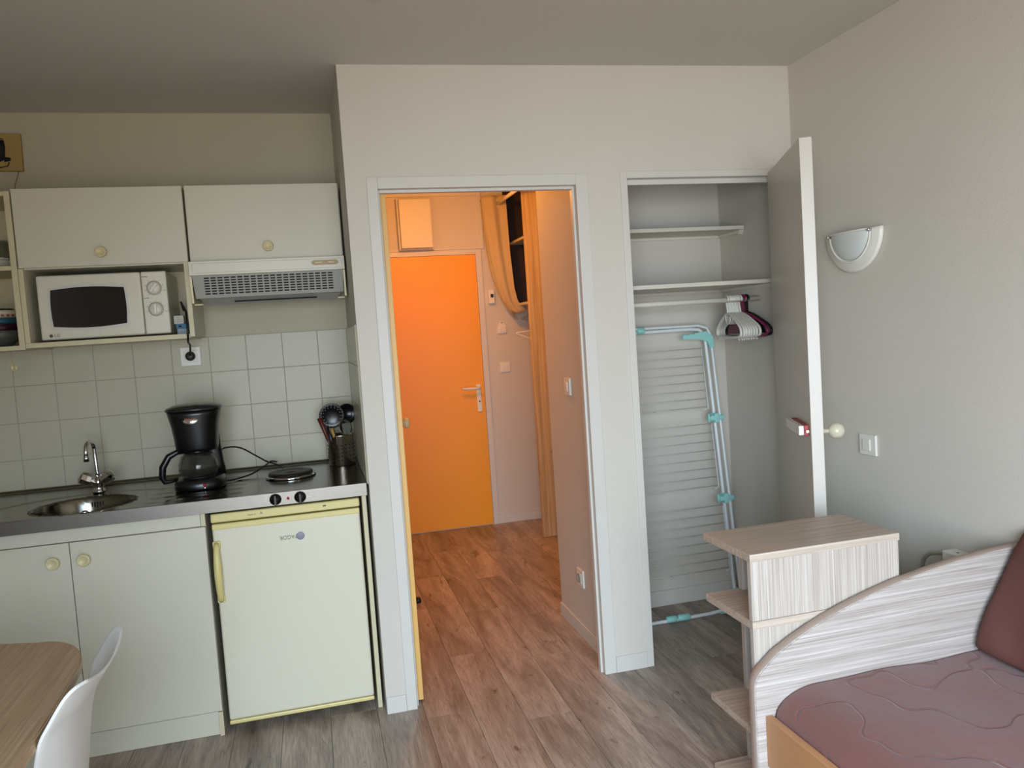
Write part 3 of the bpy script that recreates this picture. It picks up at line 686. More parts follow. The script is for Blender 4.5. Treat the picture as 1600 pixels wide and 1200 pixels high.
obj('carafe_collar', lathe(NB(), [(.047, 0), (.050, 0), (.051, .012), (.046, .016), (.040, .018), (0, .019), (0, .016), (.044, .010), (.046, .001)], (cx_, cy_-.018, 1.052-.004), 'z', 36), BLACK, cf)
hd = NB(); hx_ = cx_-.045
pts = [(hx_, cy_-.030, 1.058), (hx_-.028, cy_-.036, 1.060), (hx_-.060, cy_-.042, 1.045), (hx_-.085, cy_-.046, 1.005), (hx_-.090, cy_-.047, .965), (hx_-.082, cy_-.045, .945), (hx_-.060, cy_-.040, .946), (hx_-.034, cy_-.032, .950)]
tube(hd, pts, [.008, .011, .013, .014, .013, .010, .008, .006], 12); obj('carafe_handle', hd, BLACK, cf)
cc = [(-.58, .45, 1.03), (-.555, .46, 1.045), (-.50, .50, 1.035), (-.44, .56, .985), (-.40, .60, .950), (-.372, .62, .935), (-.34, .57, .925), (-.33, .52, .9115)]
cc2 = [(-.56, .42, .912), (-.52, .45, .9105), (-.46, .50, .918), (-.41, .57, .936), (-.385, .61, .948), (-.36, .63, .940)]
def smooth_path(p, k=6):
    p = [Vector(a) for a in p]; out = []
    for i in range(len(p)-1):
        p0, p1, p2, p3 = p[max(i-1, 0)], p[i], p[i+1], p[min(i+2, len(p)-1)]
        for j in range(k):
            t_ = j/k; out.append(.5*((2*p1)+(-p0+p2)*t_+(2*p0-5*p1+4*p2-p3)*t_*t_+(-p0+3*p1-3*p2+p3)*t_**3))
    out.append(p[-1]); return out
pk = NB(); tube(pk, smooth_path(cc), .0034, 8); tube(pk, smooth_path(cc2), .0034, 8)
obj('power_cable', pk, BLACKM, cm)

# ---- utensil holder and utensils
ux, uy = -.0765, .585
uh = thing('utensil_holder', 'perforated stainless steel utensil pot in the worktop corner', 'utensil holder', (ux, uy, .906))
obj('pot', lathe(NB(), [(0, .001), (.056, .001), (.0585, 0), (.060, .003), (.060, .132), (.0615, .135), (.060, .1375), (.0578, .136), (.0578, .006), (0, .005)], (ux, uy, .9058), 'z', 48), mat('utensil_pot_steel', (.70, .66, .60), .22, 1.0), uh)
hb_ = NB()
for c_ in range(20):
    a = 2*PI*c_/20
    for r_ in range(5):
        M_ = Matrix.Translation((ux+.0602*math.cos(a), uy+.0602*math.sin(a), .9245+r_*.0165+.008)) @ Matrix.Rotation(a, 4, 'Z') @ Matrix.Rotation(PI/2, 4, 'Y')
        lathe(hb_, [(.0031, -.0006), (.0031, .0004), (0, .0005)], (0, 0, 0), 'z', 8, M=M_) if False else bx(hb_, -.0028, .0028, -.0028, .0028, -.0006, .0006, .0012, 1, M=M_)
ph = obj('perforations', hb_, DARK, uh); ph['kind'] = 'stuff'
def utensil(name, label, cat, base, top, hm, headfn, hmat, r=.005, hr=None):
    t_ = thing(name, label, cat, base, 'utensils in the steel pot')
    b_ = Vector(base); tp = Vector(top); d = (tp-b_)
    obj('handle', tube(NB(), [b_, b_+d*.3, b_+d*.6, tp], hr or [r, r, r, r*.9], 10), hm, t_)
    if headfn: obj('head', headfn(b_, tp), hmat, t_)
    return t_
def disc_head(r, ry, depth, tilt, zoff=.0, yaw=0.):
    def f(b_, tp):
        M_ = Matrix.Translation(tp+Vector((0, 0, r*.9+zoff))) @ Matrix.Rotation(yaw, 4, 'Z') @ Matrix.Rotation(tilt, 4, 'X')
        b = NB(); prof = [(0, -depth), (r*.4, -depth*.84), (r*.75, -depth*.45), (r, 0), (r*.95, .002), (r*.72, -depth*.38), (r*.38, -depth*.76), (0, -depth*.92)]
        lathe(b, prof, (0, 0, 0), 'z', 32, M=Matrix.Rotation(PI/2, 4, 'X'))
        for v in b.verts: v.co.z *= ry
        b.transform(M_); return b
    return f
zb = .915
POT = mat('utensil_pot_steel', (.66, .63, .58), .22, 1.0)
u1 = utensil('slotted_spoon', 'black perforated skimmer with large round head in the steel pot', 'skimmer', (ux, uy-.01, zb), (ux-.030, uy-.03, 1.080), BLACK, disc_head(.056, 1.0, .012, math.radians(8)), BLACK)
hh = NB()
for ring_, n_ in ((.046, 20), (.038, 16), (.022, 9)):
    for i in range(n_):
        a = 2*PI*i/n_; p = Vector((ux-.030+ring_*math.cos(a), uy-.0325-.001, 1.130+ring_*math.sin(a)))
        if ring_ < .025: continue
        sphere(hh, p+Vector((0, -.0040 if ring_ > .040 else .001, 0)), .0019, 1, .35, 1, n=8)
hs_ = obj('perforations', hh, mat('tile_seen_through_holes', (.62, .61, .55), .5), u1); hs_['kind'] = 'stuff'
utensil('soup_ladle', 'black soup ladle rising at the wall side of the steel pot', 'ladle', (ux+.01, uy+.01, zb), (ux+.035, uy+.005, 1.085), BLACK, disc_head(.050, .95, .030, math.radians(0), 0, .5), BLACK)
utensil('serving_spoon', 'shiny steel serving spoon in front of the black ladle', 'spoon', (ux+.005, uy-.02, zb), (ux+.024, uy-.045, 1.055), STEEL, disc_head(.031, 1.15, .012, math.radians(-10), -.006, .4), STEEL, .004)
def spat(b_, tp):
    M_ = Matrix.Translation(tp) @ Matrix.Rotation(.25, 4, 'Z')
    return prism(NB(), [(-.014, 0, -.02), (.014, 0, -.02), (.021, 0, .035), (-.019, 0, .033)], (0, .003, 0), .0008, M=M_)
utensil('spatula', 'grey green spatula blade just above the rim of the steel pot', 'spatula', (ux+.02, uy-.03, zb), (ux+.028, uy-.050, 1.060), GREYS, spat, GREYS)
utensil('wooden_spoon', 'reddish brown wooden handle leaning out towards the coffee maker', 'wooden spoon', (ux-.02, uy, zb), (ux-.085, uy-.035, 1.125), REDW, None, None, .006, [.0045, .006, .0085, .011])
utensil('wooden_fork', 'yellow wooden handle in the middle of the steel pot', 'wooden spoon', (ux-.005, uy-.03, zb), (ux-.035, uy-.052, 1.078), WOODY, None, None, .006, [.005, .006, .0068, .0068])
utensil('knife', 'thin black handled knife between the wooden handles', 'knife', (ux-.015, uy-.03, zb), (ux-.055, uy-.045, 1.085), BLACK, None, None, .005, [.004, .0055, .0065, .006])

# ---- picture above the shelf unit
pt = thing('picture', 'small ochre canvas with a dark ink drawing high on the kitchen wall', 'picture', (-1.40, K, 2.33))
pM = Matrix.Translation((-1.43, K-.010, 2.335)) @ Matrix.Rotation(math.radians(1.2), 4, 'Y')
obj('canvas', box(-.155, .155, -.0085, .0085, -.076, .078, .002, M=pM), CANVAS, pt)
dk = NB()
prism(dk, [(.0, -.0092, -.03), (.07, -.0092, -.040), (.092, -.0092, -.030), (.096, -.0092, .02), (.092, -.0092, .050), (.05, -.0092, .055), (0, -.0092, .045)], (0, .0006, 0), M=pM)
prism(dk, [(.088, -.0094, -.04), (.112, -.0094, -.035), (.113, -.0094, -.022), (.09, -.0094, -.018)], (0, .0006, 0), M=pM)
tube(dk, [pM @ Vector(p) for p in [(.0, -.0092, -.056), (.06, -.0092, -.066), (.100, -.0092, -.056), (.106, -.0092, -.040)]], .0022, 6)
tube(dk, [pM @ Vector(p) for p in [(.0, -.0092, .062), (.05, -.0092, .066), (.090, -.0092, .054)]], .002, 6)
obj('drawing', dk, INK, pt)
tag(obj('wall_wire', tube(NB(), [(-1.298, K-.002, 2.256), (-1.305, K-.002, 2.235), (-1.318, K-.003, 2.20), (-1.322, K-.02, 2.116)], .0013, 6), mat('tan_wire', (.42, .36, .24), .6)), 'thin tan wire running down the wall below the picture', 'wire')

# ================================================================ HALL
eb = thing('fuse_box_cover', 'plain white fuse box cover above the orange entrance door', 'fuse box', (.63, E_-.05, 2.09))
obj('housing', box(.505, .756, E_-.060, E_-.0002, 2.082, 2.450, .003), TRIM, eb)
obj('cover', box(.517, .744, E_-.100, E_-.0605, 2.092, 2.441, .004), TRIM, eb)
# thermostat like chime box, key switch, light switch on the back wall
ch = thing('door_chime', 'white box with small dark window beside the entrance door top corner', 'chime box', (1.165, E_, 1.72))
obj('case', box(1.142, 1.188, E_-.030, E_-.0002, 1.668, 1.770, .003), PLASTW, ch)
obj('window', box(1.158, 1.180, E_-.0318, E_-.0303, 1.712, 1.738, .001), BLACKM, ch)
ks = thing('key_hook', 'small white wall plate with a pointed hook above the hall light switch', 'hook plate', (1.235, E_, 1.47))
obj('plate', box(1.198, 1.266, E_-.014, E_-.0002, 1.440, 1.500, .003), PLASTW, ks)
obj('insert', box(1.212, 1.252, E_-.020, E_-.0142, 1.452, 1.490, .002), PLASTW, ks)
obj('hook', prism(NB(), [(1.205, E_-.012, 1.500), (1.262, E_-.012, 1.500), (1.245, E_-.012, 1.522), (1.233, E_-.012, 1.535), (1.222, E_-.012, 1.522)], (0, .010, 0), .001), PLASTW, ks)
obj('dot', box(1.229, 1.237, E_-.0145, E_-.0122, 1.517, 1.525, .001), BLACKM, ks)
def plate_y(name, label, cat, x0, x1, y, z0, z1, rocker=True):
    t_ = thing(name, label, cat, ((x0+x1)/2, y, (z0+z1)/2))
    obj('plate', box(x0, x1, y-.010, y-.0002, z0, z1, .0025), PLASTW, t_)
    w_ = (x1-x0); h_ = z1-z0
    obj('rocker', box(x0+w_*.24, x1-w_*.24, y-.014, y-.0102, z0+h_*.22, z1-h_*.22, .0015), PLASTW, t_); return t_
plate_y('light_switch', 'square white light switch on the wall beside the entrance door frame', 'switch', 1.200, 1.278, E_, 1.148, 1.224)
def plate_x(name, label, cat, x, y0, y1, z0, z1, socket=False):
    t_ = thing(name, label, cat, (x, (y0+y1)/2, (z0+z1)/2))
    obj('plate', box(x-.010, x-.0002, y0, y1, z0, z1, .0025), PLASTW, t_)
    w_ = y1-y0; h_ = z1-z0
    if socket:
        obj('insert', box(x-.013, x-.0102, y0+w_*.2, y1-w_*.2, z0+h_*.2, z1-h_*.2, .001), PLASTW, t_)
        obj('socket_well', lathe(NB(), [(.019, 0), (.021, 0), (.021, .004), (.017, .004), (.016, .001), (0, .001)], (x-.0131, (y0+y1)/2, (z0+z1)/2), 'x', 24), GREYH, t_)
    else:
        obj('rocker', box(x-.0145, x-.0102, y0+w_*.3, y1-w_*.24, z0+h_*.22, z1-h_*.22, .0018), PLASTW, t_)
    return t_
plate_x('light_switch', 'narrow looking white light switch on the hall side wall at shoulder height', 'switch', .958, .372, .452, 1.142, 1.222)
plate_x('wall_socket', 'white wall socket low on the hall side wall', 'socket', .958, .352, .436, .250, .332, True)
plate_x('light_switch', 'square white light switch on the room wall below the sconce', 'switch', W, -.472, -.380, .882, .962)
# door stop on the hall floor
tag(obj('door_stop', lathe(NB(), [(0, 0), (.016, 0), (.017, .012), (.013, .026), (0, .030)], (.287, 1.245, .0005), 'z', 18), BLACKM), 'small black door stop on the hall floor', 'door stop')
# ceiling lamp of the hall
hl_ = thing('hall_ceiling_lamp', 'round glass ceiling lamp of the hallway', 'ceiling lamp', (.62, 1.55, 2.49))
obj('base', lathe(NB(), [(0, 0), (.09, 0), (.09, -.02), (0, -.02)], (.62, 1.55, 2.499), 'z', 28), PLASTW, hl_)
# open wardrobe: oak end panel, dark inside, shelves
wd = thing('open_wardrobe', 'open hall wardrobe with oak end panel and dark interior shelves', 'wardrobe', (1.6, 2.45, 0))
obj('end_panel', box(1.300, 1.915, 2.200, 2.238, .002, 2.490, .002), OAKH, wd, label='tall oak print end panel')
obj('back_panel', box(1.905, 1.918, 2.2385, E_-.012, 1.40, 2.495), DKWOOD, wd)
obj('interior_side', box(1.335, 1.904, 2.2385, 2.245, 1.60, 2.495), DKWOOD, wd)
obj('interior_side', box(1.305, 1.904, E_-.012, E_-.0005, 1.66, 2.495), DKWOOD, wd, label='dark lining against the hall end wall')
for z, m_ in ((2.095, CREAM), (1.636, CREAM)):
    obj('shelf', box(1.335, 1.904, 2.2455, E_-.0125, z, z+.018, .001), m_, wd)
obj('door_pull', tube(NB(), [(1.392, 2.199, .60), (1.392, 2.175, .598), (1.399, 2.17, .575), (1.402, 2.185, .555)], .006, 8), CHROME, wd)
rd = thing('curtain_rod', 'white rod across the open wardrobe holding the curtain', 'curtain rod', (1.25, 2.45, 2.40))
obj('rod', tube(NB(), [(1.235, E_-.006, 2.385), (1.235, 1.90, 2.385)], .013, 14), PLASTW, rd)
obj('bracket', lathe(NB(), [(0, 0), (.028, 0), (.028, .005), (.016, .012), (0, .012)], (1.235, E_-.0002, 2.385), 'y', 24), PLASTW, rd)
# curtain drawn up at the far end: tall cloth with folds, bottom swept towards the wardrobe
cu = thing('curtain', 'beige eyelet curtain bunched at the far end of the rod', 'curtain', (1.2, 2.6, 2.0))
def curt(u, v):
    # v: 0 top .. 1 bottom ; u across
    s = v
    def ip(tab):
        for (a0, b0), (a1, b1) in zip(tab, tab[1:]):
            if s <= a1: f_ = (s-a0)/(a1-a0); return b0+(b1-b0)*f_
        return tab[-1][1]
    cxl = ip([(0, 1.112), (.25, 1.126), (.5, 1.150), (.75, 1.182), (.9, 1.222), (1, 1.275)])
    cxr = ip([(0, 1.288), (.5, 1.293), (.8, 1.306), (.92, 1.326), (1, 1.385)])
    x = cxl + (cxr-cxl)*u
    z = 2.440 - .84*s - .020*math.sin(PI*u)*sst(.75, 1, s)
    y = 2.64 + .013*math.sin(u*PI*3.2+.6)*(1-.35*s) - .03*u - .02*s
    return Vector((x, y, z))
b = NB(); grid(b, curt, 40, 40)
co_ = obj('cloth', b, CURT, cu); sm = co_.modifiers.new('s', 'SOLIDIFY'); sm.thickness = .004
def curt2(u, v):
    s = v
    x = 1.117 + .02*s + .060*s*s + .11*s**6 + u*(.030+.045*math.sin(PI*s)*.6)
    return Vector((x, 2.705-.03*s+.008*math.sin(u*7), 2.425-.86*s-.03*u*s**3))
b = NB(); grid(b, curt2, 14, 30); c2 = obj('back_fold', b, CURT, cu); sm = c2.modifiers.new('s', 'SOLIDIFY'); sm.thickness = .004
obj('eyelet', lathe(NB(), [(.018, -.003), (.030, -.003), (.031, 0), (.030, .003), (.018, .003), (.018, -.003)], (1.235, 2.625, 2.385), 'y', 28), CREAM, cu)
# wire hanger peeking out from behind the end panel
hgp = [(1.30, 2.35, 1.405), (1.255, 2.36, 1.425), (1.245, 2.36, 1.432), (1.252, 2.36, 1.440), (1.40, 2.34, 1.445), (1.46, 2.34, 1.41), (1.45, 2.34, 1.36), (1.36, 2.345, 1.38)]
wh_ = thing('coat_hanger', 'pale coat hanger sticking out from behind the oak end panel', 'hanger', (1.36, 2.35, 1.42))
obj('bar', tube(NB(), smooth_path(hgp+[hgp[0]], 4)[:-1], .004, 8, close=True), PLASTW, wh_)
obj('hook', tube(NB(), [(1.40, 2.34, 1.445), (1.40, 2.34, 1.50), (1.385, 2.34, 1.53), (1.40, 2.34, 1.553), (1.42, 2.34, 1.54)], .0025, 8), PLASTW, wh_)
tag(obj('hanging_rail', tube(NB(), [(1.40, 2.2385, 1.5405), (1.40, E_-.001, 1.5405)], .010, 12), CHROME), 'short metal rail inside the open wardrobe', 'rail')

# ================================================================ CLOSET
for nm, z, yf, lab in (('closet_shelf', 1.866, .394, 'upper shallow white shelf in the closet'), ('closet_shelf', 1.593, .150, 'lower deep white shelf in the closet')):
    t_ = thing(nm, lab, 'shelf', (1.5, .5, z), 'closet shelves')
    obj('board', box(1.0505, W-.006, yf, B_-.0005, z, z+.018, .0015), SHELFW, t_)
    obj('side_batten', box(W-.016, W-.0005, yf+.035, B_-.0005, z-.014, z-.0004, .001), SHELFW, t_)
    obj('batten', box(1.0505, W-.017, B_-.016, B_-.0005, z-.014, z-.0004, .001), SHELFW, t_)
    obj('bracket_end', prism(NB(), [(W-.026, yf+.008, z-.0005), (W-.026, yf+.034, z-.0005), (W-.026, yf+.034, z-.020), (W-.026, yf+.026, z-.022)], (.0255, 0, 0), .001), SHELFW, t_)
tag(obj('closet_rail', tube(NB(), [(1.0508, .30, 1.530), (W-.0005, .30, 1.530)], .0125, 16), SHELFW), 'white round hanging rail below the closet shelves', 'rail')
def make_hanger(x, body, inner, label, grp, fat=1.):
    t_ = thing('clothes_hanger', label, 'hanger', (x, .30, 1.44), grp)
    y = .30; zc_ = 1.530
    hk = []
    for i in range(13):
        a = math.radians(200 - i*21.5); hk.append((x, y+.0205*math.cos(a), zc_+.0005+.0165*math.sin(a)))
    hk += [(x, y+.006, 1.499), (x, y, 1.482), (x, y, 1.465)]
    obj('hook', tube(NB(), smooth_path(hk, 2), .0036*fat, 8), body, t_)
    sh = smooth_path([(x, y-.190, 1.365), (x, y-.194, 1.385), (x, y-.170, 1.408), (x, y-.09, 1.443), (x, y-.03, 1.462), (x, y, 1.465), (x, y+.03, 1.462), (x, y+.09, 1.443), (x, y+.170, 1.408), (x, y+.194, 1.385), (x, y+.190, 1.365), (x, y+.175, 1.358), (x, y, 1.354), (x, y-.175, 1.358)], 4)
    obj('frame', tube(NB(), sh[:-1], .0045*fat, 8, close=True), body, t_)
    if inner:
        obj('centre_panel', prism(NB(), [(x-.003, y-.15, 1.368), (x-.003, y+.15, 1.368), (x-.003, y+.13, 1.410), (x-.003, y+.03, 1.450), (x-.003, y-.03, 1.450), (x-.003, y-.13, 1.410)], (.006, 0, 0)), inner, t_)
        obj('neck_plate', prism(NB(), [(x-.004, y-.016, 1.46), (x-.004, y+.016, 1.46), (x-.004, y+.024, 1.53), (x-.004, y+.012, 1.552), (x-.004, y-.010, 1.552), (x-.004, y-.016, 1.51)], (.003, 0, 0), 0), inner, t_)
    else:
        b = NB(); tube(b, smooth_path([(x, y-.035, 1.459), (x, y-.030, 1.430), (x, y, 1.418), (x, y+.03, 1.430), (x, y+.035, 1.459)], 3), .003*fat, 6); obj('strap_loop', b, body, t_)
        b = NB()
        for s in (-1, 1): tube(b, [(x, y+s*.150, 1.358), (x, y+s*.152, 1.345), (x, y+s*.160, 1.343), (x, y+s*.163, 1.350)], .0028, 6)
        obj('hooks', b, body, t_)
    return t_
h0 = make_hanger(1.722, PLASTW, None, 'white plastic hanger hanging farthest from the closet side wall', 'clothes hangers on the closet rail', 1.35)
h0.rotation_euler[2] = -.24
ords = ['second', 'third', 'fourth', 'fifth', 'sixth', 'seventh', 'eighth']
for i in range(7):
    dup(h0, (.0092*(i+1), random.uniform(-.004, .004), 0), 'white plastic hanger, %s in the row counted from the closet doorway pillar' % ords[i], rz=-.24+.020*(i+1))
make_hanger(1.803, MAG, mat('magenta_plastic_panel', (.45, .05, .26), .4), 'magenta plastic hanger between the white hangers and the black one', 'clothes hangers on the closet rail', 1.3)
make_hanger(1.822, BLACK, BLACKM, 'black plastic hanger nearest the closet side wall', 'clothes hangers on the closet rail', 1.5)

# ---- folded drying rack leaning in the closet
dk_ = thing('drying_rack', 'folded white and aqua clothes drying rack leaning in the closet', 'drying rack', (1.45, .45, 0))
def DP(x, z, o=0.): return Vector((x, .575-(1.4-z)*.115-o, z))
def pathp(l, o=0.): return [DP(x, z, o) for x, z in l]
XR = 1.742; XL = 1.075
fr1 = [(XL, 1.402), (1.45, 1.402), (1.66, 1.402), (1.705, 1.398), (1.730, 1.375), (1.737, 1.335), (1.742, 1.0), (1.747, .55), (1.752, .10), (1.742, .045), (1.71, .022), (1.6, .014), (1.4, .012), (XL, .012)]
obj('outer_frame', tube(NB(), pathp(fr1, .010), .0085, 12), TUBEW, dk_)
fr2 = [(XL, 1.420), (1.45, 1.420), (1.70, 1.418), (1.745, 1.405), (1.762, 1.37), (1.767, 1.0), (1.773, .55), (1.778, .12), (1.765, .06)]
obj('inner_frame', tube(NB(), pathp(fr2, .020), .007, 12), TUBEW, dk_)
for z0, z1, xr in ((1.016, 1.305, 1.700), (.629, .932, 1.712), (.228, .532, 1.727)):
    wf = obj('wire_panel', tube(NB(), pathp([(xr, z1), (xr+.004, z0-.010), (xr-.02, z0-.014)], .030), .0030, 6), TUBEW, dk_)
    for k_ in range(8):
        z = z1-(z1-z0)*k_/7
        obj('wire', tube(NB(), pathp([(XL, z), (xr, z)], .030), .0028, 6), WIREG, wf)
    b = NB(); tube(b, pathp([(1.36, z0-.004), (1.375, z0+.003), (1.40, z0+.005), (1.42, z0-.004)], .034), .0024, 6); obj('latch', b, WIREG, wf)
for z, x in ((.958, 1.742), (.562, 1.748)):
    b = NB(); bx(b, x-.034, x+.042, DP(0, z).y-.038, DP(0, z).y+.006, z-.012, z+.012, .004); tube(b, pathp([(x-.034, z-.02), (x-.034, z+.022)], .02), .007, 8)
    bx(b, x-.012, x+.012, DP(0, z).y-.042, DP(0, z).y+.008, z-.024, z+.024, .004); obj('joint', b, AQUA, dk_, label='aqua plastic joint')
b = NB()
tp = [(1.600, 1.372), (1.615, 1.378), (1.63, 1.374), (1.645, 1.380), (1.66, 1.376), (1.675, 1.383), (1.70, 1.384), (1.735, 1.388), (1.765, 1.36), (1.768, 1.31), (1.745, 1.30), (1.735, 1.335), (1.70, 1.348), (1.602, 1.356)]
prism(b, [DP(x, z, .028) for x, z in tp], (0, -.014, 0), .002); obj('handle', b, AQUA, dk_, label='aqua notched handle')
b = NB()
for z, o, x0, x1 in ((1.411, .015, 1.335, 1.366), (1.411, .015, 1.372, 1.412)):
    tube(b, pathp([(x0, z), (x0+.004, z), (x1-.004, z), (x1, z)], o), [.014, .018, .018, .013], 12)
obj('connector', b, AQUA, dk_, label='aqua tube connector at the top')
b = NB()
for x0, x1 in ((1.375, 1.43), (1.435, 1.50)): tube(b, pathp([(x0, .019), (x0+.006, .019), (x1-.006, .019), (x1, .019)], .012), [.011, .016, .016, .011], 12)
obj('connector', b, AQUA, dk_, label='aqua tube connector at the bottom')
b = NB(); prism(b, [DP(x, z, .004) for x, z in ((1.66, .008), (1.70, .03), (1.73, .07), (1.742, .12), (1.765, .12), (1.768, .03), (1.75, .008))], (0, -.02, 0), .002)
obj('corner_foot', b, AQUA, dk_, label='aqua corner foot')

# ================================================================ RIGHT SIDE OF THE ROOM
# sconce
sn = thing('wall_sconce', 'white half-moon wall sconce with frosted glass', 'wall lamp', (W, -.39, 1.7))
yc, zt, R1 = -.393, 1.746, .158
b = NB(); NA = 28
outer = [(W-.001-.0, yc-R1*math.cos(PI*i/NA), zt-R1*.97*math.sin(PI*i/NA)) for i in range(NA+1)]
def rim(r, xo): return [Vector((W-xo, yc-r*math.cos(PI*i/NA), zt-r*.97*math.sin(PI*i/NA))) for i in range(NA+1)]
R_ = [rim(.150, .001), rim(.158, .008), rim(.158, .014), rim(.153, .018), rim(.132, .020), rim(.120, .028), rim(.116, .026), rim(.116, .018)]
VV = [[b.verts.new(p) for p in rr_] for rr_ in R_]
for A, B in zip(VV, VV[1:]):
    for k_ in range(NA): b.faces.new((A[k_], A[k_+1], B[k_+1], B[k_])).smooth = True
so_ = obj('surround', b, PLASTW, sn); sm = so_.modifiers.new('s', 'SOLIDIFY'); sm.thickness = .003
b = NB()
def shade(u, v):
    a = PI*u; r = .113*v
    return Vector((W-.020-.034*math.sqrt(max(0, 1-v*v*.98)), yc-r*math.cos(a), zt-.004-r*.97*math.sin(a)))
grid(b, shade, 28, 12); g_ = obj('glass_shade', b, FROST, sn); sm = g_.modifiers.new('s', 'SOLIDIFY'); sm.thickness = .004
for s in (-1, 1): obj('clip', sphere(box(W-.036, W-.018, yc+s*.118-.006, yc+s*.118+.006, zt-.014, zt-.002, .002), (W-.038, yc+s*.118, zt-.008), .006), CHROME, sn)
obj('glass_ring', tube(NB(), [(W-.030, yc-.1165*math.cos(PI*i/24), zt-.004-.1165*.97*math.sin(PI*i/24)) for i in range(25)], .0035, 8), PLASTW, sn)
obj('top_rim', tube(NB(), [(W-.024-.032*math.sin(PI*i/12), yc-.112*math.cos(PI*i/12), zt-.003) for i in range(13)], .003, 8), PLASTW, sn)
obj('back_plate', box(W-.012, W-.0002, yc-.05, yc+.05, zt-.11, zt-.01, .002), PLASTW, sn)
# socket with cable at the right wall behind the head board
ws = thing('wall_socket', 'white socket box on the room wall just above the bed board', 'socket', (W, -.87, .60))
obj('case', box(W-.055, W-.0002, -.925, -.835, .535, .617, .004), PLASTW, ws)
obj('mark', box(W-.036, W-.030, -.885, -.878, .6171, .6178), BLACKM, ws)
obj('cable', tube(NB(), smooth_path([(W-.03, -.834, .600), (W-.035, -.80, .596), (W-.03, -.74, .57), (W-.02, -.70, .50), (W-.018, -.68, .30)]), .006, 8), mat('grey_beige_cable', (.62, .60, .54), .5), ws)

# small open shelf unit
UX0, UX1, UYf, UYb, UZ = .971, 1.468, -1.073, -.801, .780
su = thing('bedside_shelf_unit', 'pale striped wood open shelf unit between bed and closet', 'shelf unit', ((UX0+UX1)/2, -.94, 0))
obj('top', box(UX0, UX1, UYf, UYb, UZ-.022, UZ, .0012), PALE_T, su)
obj('top_edge', box(UX0, UX1, UYf-.0012, UYf-.0001, UZ-.0215, UZ-.0005), PALE_E, su)
obj('front_panel', box(UX0+.002, UX1-.002, UYf+.002, UYf+.020, .586, UZ-.0225, .0008), PALE_V, su)
obj('front_panel', box(UX0+.002, UX1-.002, UYf+.002, UYf+.020, .030, .562, .0008), PALE_V, su)
obj('middle_shelf', box(UX0, UX1, UYf, UYb, .5625, .5855, .001), PALE_T, su)
obj('middle_shelf_edge', box(UX0, UX1, UYf-.0012, UYf-.0001, .563, .585), PALE_E, su)
obj('upright', box(UX0+.055, UX0+.073, UYf+.0205, UYb-.0, .586, UZ-.0225, .001), PALE_V, su) if False else None
obj('back_upright', box(UX0+.115, UX1-.01, UYb-.024, UYb-.006, .586, UZ-.0225, .001), PALE_V, su)
obj('back_upright', box(UX0+.115, UX1-.01, UYb-.024, UYb-.006, .262, .562, .001), PALE_V, su)
obj('lower_shelf', box(UX0, UX1, UYf+.0205, UYb, .240, .262, .001), PALE_T, su)
obj('bottom', box(UX0, UX1, UYf+.0205, UYb, .002, .030, .001), PALE_T, su)
obj('back_upright', box(UX0+.115, UX1-.01, UYb-.024, UYb-.006, .0305, .2395, .001), PALE_V, su)

# bed: curved head board, rail, mattress
bd = thing('bed', 'single bed with curved pale striped end board and beech side rail', 'bed', (1.4, -1.7, 0))
BYb, BYf = -1.0785, -1.113
crv = [(.945, .002), (.945, .405)]
for i in range(1, 7):
    a = PI - i*math.radians(58)/6; crv.append((.945+.075+.075*math.cos(a), .405+.075*math.sin(a)))
crv += [(1.02, .500), (1.074, .529), (1.13, .555), (1.18, .576), (1.235, .595), (1.287, .611), (1.35, .628), (1.419, .645), (1.531, .666), (1.645, .682), (1.762, .692), (1.887, .699), (1.887, .002)]
b = NB(); prism(b, [(x, BYf, z) for x, z in crv], (0, BYb-BYf, 0), .0025)
hbd = obj('end_board', b, PALE_H, bd)
eb_ = NB(); ed = []
for p, q_ in zip(crv[:-1], crv[1:-1]):
    d = Vector((q_[0]-p[0], 0, q_[1]-p[1])).normalized(); n_ = Vector((-d.z, 0, d.x))
    ed.append((p, n_))
ed.append((crv[-2], Vector((0, 0, 1))))
V0 = []
for (p, n_) in ed:
    P0 = Vector((p[0], 0, p[1])); V0.append([eb_.verts.new(P0+n_*.0002+Vector((0, BYf+.0028, 0))), eb_.verts.new(P0+n_*.0016+Vector((0, BYf+.005, 0))), eb_.verts.new(P0+n_*.0016+Vector((0, BYb-.003, 0))), eb_.verts.new(P0+n_*.0002+Vector((0, BYb-.0008, 0)))])
for A, B in zip(V0, V0[1:]):
    for k_ in range(3): eb_.faces.new((A[k_], A[k_+1], B[k_+1], B[k_])).smooth = True
obj('edge_band', eb_, mat('taupe_edge_band', (.66, .58, .53), .45, var=.05), hbd)
obj('side_rail', box(.974, .996, -3.0, BYf-.0005, .185, .330, .002), BEECH, bd)
obj('side_rail', box(1.866, 1.886, -3.0, BYf-.0005, .185, .330, .002), BEECH, bd)
obj('foot_board', box(.974, 1.886, -3.03, -3.0005, .002, .45, .004), PALE_H, bd)
sl = NB()
obj('slat_base', box(.9965, 1.8655, -2.999, BYf-.001, .19, .205, .002), BEECH, bd)
